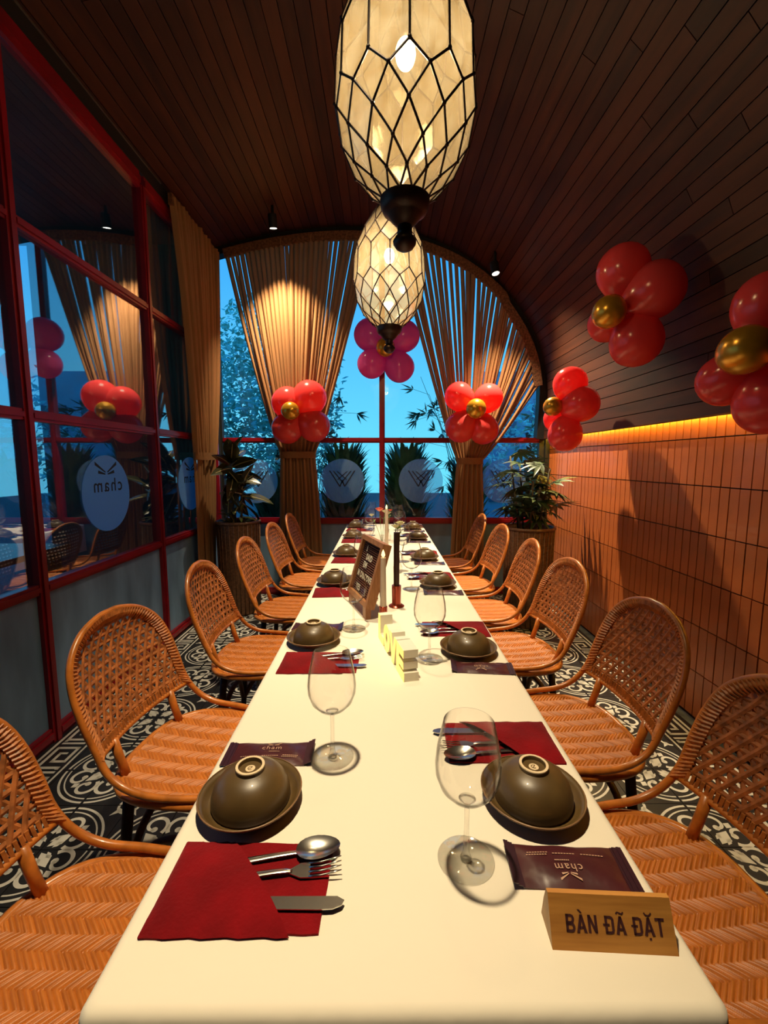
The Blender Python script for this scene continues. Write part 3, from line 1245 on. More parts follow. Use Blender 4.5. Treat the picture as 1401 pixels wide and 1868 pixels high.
# ------------------------------------------------------------------ rattan chairs
def make_chair():
    root = thing('rattan_chair', 'rattan chair', 'chair', (0, 0, 0), 0, 'woven rattan chairs along the banquet table')
    half = [(0.235, 0.0, 0.452), (0.222, 0.11, 0.455), (0.145, 0.195, 0.458), (0.0, 0.225, 0.462), (-0.10, 0.226, 0.475),
            (-0.165, 0.222, 0.512), (-0.205, 0.215, 0.575), (-0.235, 0.218, 0.655), (-0.262, 0.212, 0.735),
            (-0.285, 0.185, 0.805), (-0.303, 0.125, 0.858), (-0.312, 0.05, 0.883)]
    full = half + [(-0.314, 0.0, 0.886)] + [(p[0], -p[1], p[2]) for p in half[::-1][:-1]]
    MB().tube(catmull(full, 5, closed=True), 0.0098, 8, closed=True).build('back_frame', 'rattan', root, angle=180)
    # back panel coordinates
    prof = catmull([(-0.190, 0, 0.545), (-0.205, 0, 0.575), (-0.235, 0, 0.655), (-0.262, 0, 0.735), (-0.285, 0, 0.805), (-0.314, 0, 0.886)], 6)
    wid = catmull([(0.214, 0, 0.545), (0.215, 0, 0.575), (0.218, 0, 0.655), (0.212, 0, 0.735), (0.185, 0, 0.805), (0.125, 0, 0.858), (0.05, 0, 0.883), (0.0, 0, 0.886)], 8)

    def interp(tab, z):
        for a, b in zip(tab[:-1], tab[1:]):
            if a.z <= z <= b.z and b.z > a.z:
                return a.x + (b.x - a.x) * (z - a.z) / (b.z - a.z)
        return tab[-1].x if z > tab[-1].z else tab[0].x

    def bx(y, z):
        return interp(prof, z) - 0.032 * max(0.0, 1 - (y / 0.22) ** 2) * min(1.0, (0.89 - z) / 0.10)

    def inside(y, z, m=0.0):
        return 0.556 < z < 0.88 and abs(y) < interp(wid, z) - m
    cane = MB()

    def strand(p0, d, wdt, dx):
        run = []
        L = 0.62
        N = 70
        runs = []
        for i in range(N + 1):
            y, z = p0[0] + d[0] * (i / N - .5) * L, p0[1] + d[1] * (i / N - .5) * L
            if inside(y, z, 0.006):
                run.append((y, z))
            else:
                if len(run) > 2:
                    runs.append(run)
                run = []
        if len(run) > 2:
            runs.append(run)
        nx, nz = -d[1], d[0]
        for rr in runs:
            pts = rr[::4] if (len(rr) - 1) % 4 == 0 else rr[::4] + [rr[-1]]
            vs, fs = [], []
            for (y, z) in pts:
                wv = dx
                for sgn in (-1, 1):
                    yy, zz = y + nx * sgn * wdt / 2, z + nz * sgn * wdt / 2
                    vs.append((bx(yy, zz) + wv, yy, zz))
                vs.append((bx(y, z) + wv + 0.0028, y, z))
            for i in range(len(pts) - 1):
                a = 3 * i
                fs += [(a, a + 2, a + 5, a + 3), (a + 2, a + 1, a + 4, a + 5), (a + 1, a, a + 3, a + 4)]
            cane.add(vs, fs)
    p = 0.0310
    w = 0.0125
    for k in range(-9, 10):
        strand((0, 0.715 + k * p * 0.866), (1, 0), w, 0.0)
        c60, s60 = cos(pi / 3), sin(pi / 3)
    for k in range(-13, 14):
        for sg in (1, -1):
            nrm = Vector((-s60 * sg, c60))
            off = (k + 0.5) * p * 0.866
            strand((nrm.x * off, 0.715 + nrm.y * off), (c60, s60 * sg), w, 0.0022 * sg)
    cane.build('cane_panel', 'cane', root, smooth=False)
    # wrapped binding inside the frame
    bind = MB()
    path = catmull([h for h in full if h[2] > 0.50], 7)
    for i in range(0, len(path) - 1):
        a, b = path[i], path[i + 1]
        for q in (0.0,):
            m = a.lerp(b, q)
            if m.z < 0.545:
                continue
            cdir = Vector((0, -m.y, 0.715 - m.z)).normalized()
            inn = m + cdir * 0.030
            inn.x = bx(inn.y, inn.z) + 0.003
            bind.tube([m + Vector((0.006, 0, 0)), (m + inn) / 2 + Vector((0.007, 0, 0)), inn], 0.0050, 5, flat=1.0)
    for k in range(34):
        y = -0.20 + 0.4 * k / 33
        bind.tube([(bx(y, 0.553) + 0.004, y, 0.548), (bx(y, 0.572) + 0.004, y, 0.578)], 0.005, 4)
    bind.build('rim_binding', 'binding', root, smooth=False)
    MB().tube([(bx(y, 0.55), y, 0.549) for y in [-0.21 + 0.42 * k / 12 for k in range(13)]], 0.008, 7).build('back_rail', 'rattan', root, angle=180)
    # seat
    st = MB()
    vs, fs = [], []
    NA, NRg = 40, 6
    for r in range(NRg + 1):
        q = r / NRg
        for k in range(NA):
            a = 2 * pi * k / NA
            ca, sa = cos(a), sin(a)
            ex = 0.72
            x = 0.212 * math.copysign(abs(ca) ** ex, ca) * q - 0.006
            y = 0.215 * math.copysign(abs(sa) ** ex, sa) * q
            vs.append((x, y, 0.452 - 0.014 * (1 - q ** 2) + (0.004 if q > 0.9 else 0)))
    for r in range(1, NRg):
        for k in range(NA):
            k2 = (k + 1) % NA
            fs.append((r * NA + k, (r + 1) * NA + k, (r + 1) * NA + k2, r * NA + k2))
    fs.append(tuple(NA + k for k in range(NA)))
    o = len(vs)
    for k in range(NA):
        v = vs[NRg * NA + k]
        vs.append((v[0], v[1], 0.430))
    for k in range(NA):
        k2 = (k + 1) % NA
        fs.append((NRg * NA + k, o + k, o + k2, NRg * NA + k2))
    fs.append(tuple(reversed(range(o, o + NA))))
    st.add([(x, y, z - 0.006) for x, y, z in vs], fs)
    # woven top: herringbone strands as real relief
    G = 220
    gi, gv, gf = {}, [], []
    for i in range(G + 1):
        for j in range(G + 1):
            x, y = -0.218 + 0.436 * i / G, -0.220 + 0.440 * j / G
            e = (abs(x) / 0.2175) ** 2.78 + (abs(y) / 0.2195) ** 2.78
            if e > 1.0:
                continue
            q2 = min(1.0, (x / 0.212) ** 2 + (y / 0.215) ** 2)
            vv = y * 80.0
            pp = vv % 4.8
            zg = pp if pp < 2.4 else 4.8 - pp
            sa_ = abs(sin(pi * (((x - 0.006) * 80.0 + zg) % 1.0)))
            cr_ = abs(sin(pi * ((vv / 2.4) % 1.0)))
            hh = 0.0052 * sa_ ** 0.8 + 0.0020 * cr_ ** 0.5
            gi[(i, j)] = len(gv)
            gv.append((x - 0.006, y, 0.4460 - 0.014 * (1 - q2) + hh * min(1.0, (1.0 - e) * 8)))
    for i in range(G):
        for j in range(G):
            k4 = [gi.get(k) for k in ((i, j), (i + 1, j), (i + 1, j + 1), (i, j + 1))]
            if None not in k4:
                gf.append(tuple(k4))
    st.add(gv, gf).build('seat', 'seat_weave', root, angle=50)
    rim = []
    for k in range(40):
        a = 2 * pi * k / 40
        ca, sa = cos(a), sin(a)
        rim.append((0.222 * math.copysign(abs(ca) ** 0.72, ca) - 0.006, 0.224 * math.copysign(abs(sa) ** 0.72, sa), 0.440))
    MB().tube(rim, 0.012, 7, closed=True).build('seat_rim', 'rattan', root, angle=180)
    # legs, spindles, curved stretchers
    for sx_ in (-1, 1):
        for sy_ in (-1, 1):
            top = Vector((0.15 * sx_, 0.165 * sy_, 0.43))
            bot = Vector((0.19 * sx_, 0.195 * sy_, 0.0))
            MB().tube([top, top.lerp(bot, 0.5), bot], [0.016, 0.015, 0.013], 8).build('leg', 'dark_wood', root, angle=180)
    for sy_ in (-1, 1):
        MB().tube([(-0.178, 0.135 * sy_, 0.435), (-0.20, 0.135 * sy_, 0.50), (-0.215, 0.135 * sy_, 0.556)], 0.0125, 8).build('spindle', 'rattan', root, angle=180)
        arc = [(0.18, 0.187 * sy_, 0.12), (0.10, 0.17 * sy_, 0.25), (0.0, 0.165 * sy_, 0.285), (-0.10, 0.17 * sy_, 0.25), (-0.18, 0.187 * sy_, 0.12)]
        MB().tube(catmull(arc, 5), 0.012, 7).build('brace', 'leg_binding', root, angle=180)
    arc = [(-0.182, 0.187, 0.12), (-0.17, 0.10, 0.25), (-0.165, 0.0, 0.285), (-0.17, -0.10, 0.25), (-0.182, -0.187, 0.12)]
    MB().tube(catmull(arc, 5), 0.012, 7).build('brace', 'leg_binding', root, angle=180)
    return root


chair0 = make_chair()
CH_L = [(-0.535, 0.70, 1), (-0.55, 1.30, -7), (-0.545, 2.00, 1), (-0.545, 2.66, 0), (-0.54, 3.30, -2), (-0.535, 3.93, 0)]
CH_R = [(0.575, 0.82, 3), (0.60, 1.40, 2), (0.60, 2.03, 3), (0.60, 2.60, -3), (0.59, 3.20, 2), (0.585, 3.86, 0)]
first = True
for side, lst, nm in ((0, CH_L, 'glass partition'), (1, CH_R, 'terracotta wall')):
    for i, (x, y, a) in enumerate(lst):
        lab = f'woven rattan chair on the {nm} side, {ORD[5 - i]} from the arched window'
        rz = radians(a) + (pi if side else 0)
        if first:
            chair0.location = (x, y, 0)
            chair0.rotation_euler = (0, 0, rz)
            chair0['label'] = lab
            first = False
        else:
            dup(chair0, (x, y, 0), rz, lab)


# ------------------------------------------------------------------ place settings
def make_plate():
    r = thing('saucer_plate', '', 'plate', group='brown plates at the place settings')
    MB().lathe([(0.0, 0.002), (0.045, 0.0), (0.052, 0.001), (0.066, 0.0045), (0.080, 0.0135), (0.0885, 0.0215), (0.0895, 0.0235), (0.088, 0.0248), (0.0805, 0.0180),
                (0.0735, 0.0105), (0.070, 0.0098), (0.0, 0.0095)], 48).build('body', 'stoneware', r, angle=180)
    MB().lathe([(0.0872, 0.0246), (0.0893, 0.0228), (0.0899, 0.0240), (0.0882, 0.0256)], 48, close=True).build('rim', 'stoneware_rim', r, angle=180)
    return r


def make_bowl():
    r = thing('rice_bowl', '', 'bowl', group='upturned brown bowls at the place settings')
    MB().lathe([(0.063, 0.003), (0.0672, 0.0), (0.0682, 0.004), (0.0672, 0.016), (0.062, 0.031), (0.052, 0.044), (0.038, 0.0525), (0.027, 0.0555), (0.0255, 0.0560),
                (0.0250, 0.0620), (0.0205, 0.0620), (0.0195, 0.0565), (0.0, 0.0560)], 48).build('body', 'stoneware', r, angle=50)
    MB().lathe([(0.0205, 0.0618), (0.0205, 0.0636), (0.0248, 0.0636), (0.0252, 0.0618)], 40, close=True).build('foot_ring', 'bare_clay', r, angle=50)
    st = MB()
    st.lathe([(0.0085, 0.0562), (0.0085, 0.0572), (0.0, 0.0574)], 24)
    s_ = st.build('stamp', 'bare_clay', r, angle=50)
    mk = MB()
    pts = [(0.0042 * cos(a), 0.0042 * sin(a)) for a in [0.5 + 4.6 * k / 10 for k in range(11)]]
    mk.ribbon(pts, 0.0013, 0.0576)
    mk.ribbon([(-0.004, -0.002), (0.001, 0.0), (0.004, 0.003)], 0.0013, 0.0577)
    mk.build('stamp_mark', 'stoneware', s_, smooth=False)
    return r


def make_glass():
    r = thing('wine_glass', '', 'wine glass', group='empty wine glasses on the table')
    bowl = [(0.004, 0.100), (0.014, 0.1015), (0.028, 0.108), (0.041, 0.122), (0.0480, 0.141), (0.0490, 0.158), (0.0465, 0.182), (0.0415, 0.206), (0.0375, 0.224)]
    inner = [(a - 0.0012, b + 0.0008) for a, b in bowl[::-1]][:-1] + [(0.0, 0.1025)]
    MB().lathe(bowl + [(0.0370, 0.2248)] + inner, 40).build('bowl', 'wine_glass', r, angle=60)
    MB().lathe([(0.0090, 0.0040), (0.0052, 0.012), (0.0040, 0.030), (0.0036, 0.060), (0.0040, 0.088), (0.0075, 0.0985), (0.013, 0.1012), (0.0, 0.1018)], 16).build('stem', 'glass_foot', r, angle=180)
    MB().lathe([(0.0, 0.0008), (0.0420, 0.0), (0.0430, 0.0010), (0.0415, 0.0018), (0.020, 0.0032), (0.0090, 0.0050), (0.0, 0.0055)], 40).build('foot', 'glass_foot', r, angle=180)
    return r


def crinkle_poly(poly, step, amp, rng):
    out = []
    n = len(poly)
    for i in range(n):
        a, b = Vector(poly[i]), Vector(poly[(i + 1) % n])
        m = max(1, int((b - a).length / step))
        for k in range(m):
            p = a.lerp(b, k / m)
            if k:
                p += Vector((rng.uniform(-amp, amp), rng.uniform(-amp, amp)))
            out.append(p)
    return out


def make_napkin():
    """folded napkin, local x runs towards the table centre"""
    r = thing('folded_napkin', '', 'napkin', group='folded red napkins holding cutlery')
    rng = random.Random(4)
    MB().prism(crinkle_poly([(-0.118, -0.070), (0.112, -0.066), (0.118, 0.066), (-0.116, 0.072)], 0.02, 0.0012, rng), 0.0, 0.003).build('base_layer', 'red_napkin', r, smooth=False)
    # pocket that bulges over the handles, with a slanted mouth
    mb = MB()
    NX, NY = 12, 8
    vs, fs = [], []
    for i in range(NX + 1):
        for j in range(NY + 1):
            v = j / NY
            xe = 0.075 - 0.115 * v
            x = -0.117 + (xe + 0.117) * i / NX
            y = -0.071 + 0.142 * v
            b = 0.0050 + 0.0125 * sin(pi * v) ** 0.6 * (0.55 + 0.45 * i / NX) + 0.0012 * sin(9 * v + 5 * i / NX)
            if j in (0, NY) or i == 0:
                b = 0.003
            vs.append((x, y + 0.0012 * sin(i * 2.1) * (1 if j in (0, NY) else 0), b))
    for i in range(NX):
        for j in range(NY):
            a = i * (NY + 1) + j
            fs.append((a, a + NY + 1, a + NY + 2, a + 1))
    mb.add(vs, fs)
    # hem thickness at the mouth
    o = len(mb.v)
    edge = [vs[NX * (NY + 1) + j] for j in range(NY + 1)]
    mb.add([(p[0], p[1], p[2]) for p in edge] + [(p[0] - 0.001, p[1], p[2] - 0.002) for p in edge],
           [(j, j + 1, NY + 2 + j, NY + 1 + j) for j in range(NY)])
    mb.build('pocket', 'red_napkin', r, angle=70)
    return r


def make_spoon():
    r = thing('spoon', '', 'spoon', group='spoons tucked into the napkins')
    mb = MB()
    pts = catmull([(-0.100, 0, 0.0030), (-0.04, 0, 0.0045), (0.02, 0, 0.007), (0.045, 0, 0.0065)], 5)
    mb.tube(pts, [0.0075 - 0.0042 * k / (len(pts) - 1) for k in range(len(pts))], 8, flat=0.28)
    mb.build('handle', 'steel', r, angle=180)
    mb = MB()
    vs, fs = [], []
    for i in range(11):
        q = i / 10
        for k in range(20):
            a = 2 * pi * k / 20
            x = 0.074 + 0.034 * q * cos(a)
            y = 0.0215 * q * sin(a) * (1 - 0.12 * cos(a))
            vs.append((x, y, 0.0035 + 0.008 * q ** 2))
    for i in range(10):
        for k in range(20):
            k2 = (k + 1) % 20
            fs.append((i * 20 + k, (i + 1) * 20 + k, (i + 1) * 20 + k2, i * 20 + k2))
    mb.add(vs, fs)
    mb.build('scoop', 'steel', r, angle=180)
    return r


def make_fork():
    r = thing('fork', '', 'fork', group='forks tucked into the napkins')
    mb = MB()
    pts = catmull([(-0.105, 0, 0.0030), (-0.04, 0, 0.0045), (0.02, 0, 0.008), (0.04, 0, 0.0065)], 5)
    mb.tube(pts, [0.0072 - 0.0040 * k / (len(pts) - 1) for k in range(len(pts))], 8, flat=0.28)
    mb.build('handle', 'steel', r, angle=180)
    mb = MB()
    mb.prism([(0.036, -0.003), (0.052, -0.0115), (0.066, -0.0125), (0.066, 0.0125), (0.052, 0.0115), (0.036, 0.003)], 0.0048, 0.0066)
    mb.build('head', 'steel', r, smooth=False)
    for k in range(4):
        y = -0.0108 + 0.0072 * k
        MB().tube([(0.064, y, 0.0057), (0.082, y, 0.0060), (0.100, y * 1.05, 0.0095), (0.112, y * 1.05, 0.0125)], [0.0018, 0.0017, 0.0014, 0.0007], 6).build('tine', 'steel', r, angle=180)
    return r


def make_knife():
    r = thing('table_knife', '', 'knife', group='knives tucked into the napkins')
    MB().prism([(0.0, -0.0085), (0.085, -0.0100), (0.105, -0.0090), (0.117, -0.0040), (0.120, 0.0030), (0.110, 0.0085), (0.0, 0.0085)], 0.0050, 0.0064).build('blade', 'steel', r, smooth=False)
    pts = [(-0.105, 0, 0.0055), (-0.05, 0, 0.0060), (0.004, 0, 0.0058)]
    MB().tube(catmull(pts, 4), 0.0085, 8, flat=0.4).build('handle', 'steel', r, angle=180)
    return r


def make_packet():
    r = thing('wet_wipe_packet', '', 'wipe packet', group='maroon wet wipe packets at the place settings')
    mb = MB()
    NX, NY = 14, 8
    vs, fs = [], []
    for side in (1, 0):
        for i in range(NX + 1):
            for j in range(NY + 1):
                u, v = i / NX, j / NY
                h = 0.0075 * (sin(pi * u) ** 0.5) * (sin(pi * v) ** 0.5)
                x, y = -0.074 + 0.148 * u, -0.036 + 0.072 * v
                vs.append((x, y, 0.002 + (h + 0.0008 * sin(14 * u + 6 * v)) if side else 0.0012))
    st = (NX + 1) * (NY + 1)
    for i in range(NX):
        for j in range(NY):
            a = i * (NY + 1) + j
            fs.append((a, a + NY + 1, a + NY + 2, a + 1))
            fs.append((st + a, st + a + 1, st + a + NY + 2, st + a + NY + 1))
    for i in range(NX):
        for j in (0, NY):
            a, b = i * (NY + 1) + j, (i + 1) * (NY + 1) + j
            fs.append((a, b, st + b, st + a))
    mb.add(vs, fs)
    mb.build('pouch', 'foil_maroon', r, angle=60)
    for sg in (-1, 1):
        e = MB()
        for k in range(5):
            e.box((sg * (0.0755 + 0.0034 * k), 0, 0.0022 + 0.0009 * (k % 2) + (0.0018 * k if sg > 0 else 0.0004 * k)), (0.0036, 0.072, 0.0014))
        e.build('crimp', 'foil_seal', r, smooth=False)

    def top(u, v):
        uu, vv = (u + 0.074) / 0.148, (v + 0.036) / 0.072
        return 0.002 + 0.0075 * (max(0, sin(pi * uu)) ** 0.5) * (max(0, sin(pi * vv)) ** 0.5) + 0.0013

    def xf(p):
        u, v = p.x + 0.006, p.y + 0.018
        return Vector((u, v, top(u, v) + p.z))
    wing_logo(xf, 0.030, 'print_pale', 'wing_mark', r, 0.0003)
    me = text_mesh('cham', 0.017, 0.0, 0.0, 'print_pale', 1.2)
    for vtx in me.vertices:
        u, v = vtx.co.x + 0.004, vtx.co.y + 0.008
        vtx.co = (u, v, top(u, v) + 0.0002)
    link('lettering', me, r)
    pr = MB()
    for (u0, u1, v) in ((0.0, 0.022, -0.004), (0.030, 0.062, -0.014), (0.028, 0.060, -0.018), (-0.055, -0.02, -0.016), (-0.012, 0.022, -0.016)):
        n = 8
        for k in range(n):
            a, b = u0 + (u1 - u0) * k / n, u0 + (u1 - u0) * (k + 0.7) / n
            pr.add([(a, v, top(a, v)), (b, v, top(b, v)), (b, v + 0.0016, top(b, v + 0.0016)), (a, v + 0.0016, top(a, v + 0.0016))], [(0, 1, 2, 3)])
    pr.build('small_print', 'print_pale', r, smooth=False)
    return r


SET_L = [0.720, 1.42, 2.13, 2.80, 3.45, 4.00]
SET_R = [0.722, 1.335, 2.08, 2.68, 3.38, 3.90]
protos = {}


def put(kind, maker, loc, rz, label):
    if kind not in protos:
        o = maker()
        protos[kind] = o
        o.location = loc
        o.rotation_euler = (0, 0, rz)
        o['label'] = label
        return o
    return dup(protos[kind], loc, rz, label)


rs = random.Random(21)
for side, lst, nm in ((0, SET_L, 'partition'), (1, SET_R, 'terracotta wall')):
    for i, y in enumerate(lst):
        sg = 1 if side == 0 else -1
        base = 0.0 if side == 0 else pi
        px = -0.234 if side == 0 else 0.268
        j = (lambda s=0.008: rs.uniform(-s, s)) if i else (lambda s=0.0: 0.0)
        where = f'{nm} side, {ORD[5 - i]} place from the arched window'
        jx, jy = j(), j()

        def W(fwd, right):
            return (px + jx + sg * fwd, y + jy - sg * right)
        p = W(0, 0)
        put('plate', make_plate, (p[0], p[1], TZ), rs.uniform(-1, 1), f'brown stoneware plate under an upturned bowl, {where}')
        put('bowl', make_bowl, (p[0] + 0.001, p[1] - 0.001, TZ + 0.0095), 0.3 + (i * 0.7 if i else 0), f'brown bowl turned upside down, {where}')
        if side == 0:
            nf, nr, pf, pr_, gf, gr = 0.040, 0.156, 0.0, -0.128, 0.132, -0.122
        else:
            nf, nr, pf, pr_, gf, gr = (0.014, 0.165, -0.012, -0.132, 0.140, -0.116) if i == 0 else (0.014, 0.185, -0.012, -0.112, 0.132, -0.05)
            if i == 5:
                nr = 0.17
        p = W(gf + j(), gr + j())
        put('glass', make_glass, (p[0], p[1], TZ), 0, f'clear empty wine glass, {where}')
        p = W(nf + j(.006), nr + j(.006))
        a = base + radians(j(3.0))
        put('napkin', make_napkin, (p[0], p[1], TZ), a, f'folded red napkin with cutlery pocket, {where}')
        ca, sa = cos(a), sin(a)

        def N(x, yy, z=0.0015):
            return (p[0] + ca * x - sa * yy, p[1] + sa * x + ca * yy, TZ + z)
        put('spoon', make_spoon, N(0.022, 0.040), a + 0.16, f'polished steel spoon in red napkin, {where}')
        put('fork', make_fork, N(0.022, 0.012), a + 0.10, f'polished steel fork in red napkin, {where}')
        put('knife', make_knife, N(0.022, -0.030), a + 0.0, f'polished steel table knife in red napkin, {where}')
        p = W(pf + j(), pr_)
        put('packet', make_packet, (p[0], p[1], TZ), base + radians(j(3.0) - (3 if side else -1)), f'maroon wet wipe packet, {where}')


# ------------------------------------------------------------------ reserved sign
def sign_text():
    """Vietnamese lettering; the barred D is a D with its own stroke, the marks over A are drawn where the font lacks them"""
    mb = MB()
    x = 0.0
    H0 = 0.026
    w = 0.0150
    st = 0.0043

    def rect(x0, y0, x1, y1):
        mb.add([(x0, y0, 0), (x1, y0, 0), (x1, y1, 0), (x0, y1, 0)], [(0, 1, 2, 3)])

    def quad(*p):
        mb.add([(a, b, 0) for a, b in p], [tuple(range(len(p)))])

    def bowl(x0, y0, x1, y1):
        r = 0.0055
        outp = [(x0, y0), (x1 - r, y0), (x1 - r * .3, y0 + r * .3), (x1, y0 + r), (x1, y1 - r), (x1 - r * .3, y1 - r * .3), (x1 - r, y1), (x0, y1)]
        inn = [(x0, y0 + st * .9), (x1 - r, y0 + st * .9), (x1 - st * .95, y0 + st * 1.2), (x1 - st, y0 + r + .001), (x1 - st, y1 - r - .001), (x1 - st * .95, y1 - st * 1.2), (x1 - r, y1 - st * .9), (x0, y1 - st * .9)]
        for k in range(7):
            quad(outp[k], outp[k + 1], inn[k + 1], inn[k])

    def A(x, mark):
        quad((x - .001, 0), (x + st - .0005, 0), (x + w / 2 + st * .5, H0), (x + w / 2 - st * .5, H0))
        quad((x + w - st + .0005, 0), (x + w + .001, 0), (x + w / 2 + st * .5, H0), (x + w / 2 - st * .5, H0))
        rect(x + .0035, H0 * .22, x + w - .0035, H0 * .22 + st * .8)
        c = x + w / 2
        if mark == 'grave':
            quad((c - .006, H0 + .0072), (c - .002, H0 + .0072), (c + .0025, H0 + .0022), (c - .0005, H0 + .0022))
        elif mark == 'tilde':
            mb.ribbon([(c - .0062, H0 + .0032), (c - .0035, H0 + .0056), (c, H0 + .0044), (c + .0035, H0 + .0034), (c + .0062, H0 + .0060)], .0024)
        elif mark == 'breve_dot':
            mb.ribbon([(c - .0058, H0 + .0068), (c - .0035, H0 + .0036), (c, H0 + .0026), (c + .0035, H0 + .0036), (c + .0058, H0 + .0068)], .0024)
            rect(c - .0018, -.0062, c + .0018, -.0026)

    def D(x):
        rect(x, 0, x + st, H0)
        bowl(x, 0, x + w, H0)
        rect(x - .0030, H0 * .44, x + w * .52, H0 * .44 + st * .75)

    # B A N
    rect(x, 0, x + st, H0)
    bowl(x, 0, x + w, H0 * .54)
    bowl(x, H0 * .46, x + w * .94, H0)
    x += w + .0030
    A(x, 'grave')
    x += w + .0030
    rect(x, 0, x + st, H0)
    rect(x + w - st, 0, x + w, H0)
    quad((x, H0), (x + w - st, 0), (x + w, 0), (x + st, H0))
    x += w + .0125
    D(x)
    x += w + .0030
    A(x, 'tilde')
    x += w + .0125
    D(x)
    x += w + .0030
    A(x, 'breve_dot')
    x += w + .0030
    rect(x + w / 2 - st / 2, 0, x + w / 2 + st / 2, H0)
    rect(x, H0 - st * .95, x + w, H0)
    x += w
    mb.v = [(a - x / 2, (b - H0 / 2) * 0.80, c) for a, b, c in mb.v]
    return mb.mesh('lettering', 'ink_maroon', smooth=False)


sg_ = thing('reserved_sign', 'small wooden wedge sign with dark Vietnamese lettering, beside a wipe packet', 'sign', (0.290, 0.499, TZ), radians(-3))
L_, D_, H_ = 0.153, 0.046, 0.051
# cross-section in (y, z): front face leans back, blunt top
sec = [(-D_ / 2, 0.0), (D_ / 2, 0.0), (D_ / 2 - 0.006, 0.030), (0.010, H_), (0.004, H_)]
mb = MB()
vs = [(-L_ / 2, y, z) for y, z in sec] + [(L_ / 2, y, z) for y, z in sec]
n = len(sec)
mb.add(vs, [(i, (i + 1) % n, n + (i + 1) % n, n + i) for i in range(n)], 0)
mb.add(vs, [tuple(range(n)), tuple(reversed(range(n, 2 * n)))], 1)
mb.build('block', ['sign_wood', 'sign_end'], sg_, smooth=False)
me = sign_text()
lo_, hi_ = min(v.co.x for v in me.vertices), max(v.co.x for v in me.vertices)
k = 0.122 / (hi_ - lo_)
dirv = Vector((0, D_ / 2 + 0.004, H_)).normalized()
nv = Vector((0, -dirv.z, dirv.y))
for v in me.vertices:
    q = Vector((0.004 + v.co.x * k, -D_ / 2, 0)) + dirv * (0.0275 + v.co.y * 0.88) + nv * 0.0004
    v.co = q
link('lettering', me, sg_)


# ------------------------------------------------------------------ table centre: letters, board, candles, flowers
def letter(ch, label_what, c, ang, w, h, th):
    """block letter standing on the table; local x along the word, faces local -y"""
    root = thing('block_letter', label_what, 'letter light', (c[0], c[1], TZ), ang, 'block letters of the word LOVE')
    s_ = 0.30 * h
    shapes = {
        'L': [[(0, 0), (w, 0), (w, s_), (s_, s_), (s_, h), (0, h)]],
        'E': [[(0, 0), (w, 0), (w, s_ * .95), (s_, s_ * .95), (s_, h * .37), (w * .9, h * .37), (w * .9, h * .60), (s_, h * .60), (s_, h * .74), (w * .92, h * .74), (w * .92, h), (0, h)]],
        'V': [[(w * .36, 0), (w * .64, 0), (w, h), (w * .70, h), (w * .5, h * .38), (w * .30, h), (0, h)]],
    }
    if ch == 'O':
        n = 20
        vs, fs = [], []
        for d in (0, th):
            for k in range(n):
                a = 2 * pi * k / n
                vs.append((w / 2 + w / 2 * cos(a), d, h / 2 + h / 2 * sin(a)))
            for k in range(n):
                a = 2 * pi * k / n
                vs.append((w / 2 + (w / 2 - s_) * cos(a), d, h / 2 + (h / 2 - s_) * sin(a)))
        for k in range(n):
            j = (k + 1) % n
            fs += [(k, j, n + j, n + k), (2 * n + k, 3 * n + k, 3 * n + j, 2 * n + j), (k, 2 * n + k, 2 * n + j, j), (n + k, n + j, 3 * n + j, 3 * n + k)]
        body = MB().add(vs, fs)
        fv = [(p[0], -0.0012, p[2]) for p in vs[:2 * n]]
        face = MB().add(fv, [(k, (k + 1) % n, n + (k + 1) % n, n + k) for k in range(n)])
    else:
        body, face = MB(), MB()
        for poly in shapes[ch]:
            body.prism(poly, 0, th, xf=lambda p: Vector((p.x, p.z, p.y)))
            face.prism(poly, -0.0014, -0.0004, xf=lambda p: Vector((p.x, p.z, p.y)))
    body.build('body', 'white_plastic', root, smooth=False)
    face.build('lit_face', 'led_face', root, smooth=False)
    return root


P_far, P_near = Vector((-0.012, 1.46)), Vector((0.060, 1.150))
dvec = (P_near - P_far)
Lw = dvec.length
ang = atan2(dvec.y, dvec.x)
pos = 0.0
for ch, w in (('L', 0.075), ('O', 0.078), ('V', 0.078), ('E', 0.080)):
    q = P_far + dvec.normalized() * pos
    letter(ch, f'white block letter {ch} with glowing yellow face, from the word LOVE', (q.x, q.y), ang, w, 0.088, 0.042)
    pos += w + 0.003

# letter board on a small stand
BL, BR = Vector((-0.143, 1.865, TZ + 0.045)), Vector((-0.054, 1.620, TZ + 0.045))
TLp = Vector((-0.077, 1.895, TZ + 0.290))
ux = (BR - BL).normalized()
uy = (TLp - BL)
uy = (uy - ux * uy.dot(ux)).normalized()
uz = ux.cross(uy)
BW, BH = 0.261, 0.256
lb = thing('letter_board', 'wood framed felt letter board leaning on its stand in the table centre', 'letter board', (0, 0, 0))


def bp(u, v, n_):
    return BL + ux * u + uy * v + uz * n_


def bbox(mb, u0, u1, v0, v1, n0, n1):
    mb.prism([(u0, v0), (u1, v0), (u1, v1), (u0, v1)], n0, n1, xf=lambda p: bp(p.x, p.y, p.z))


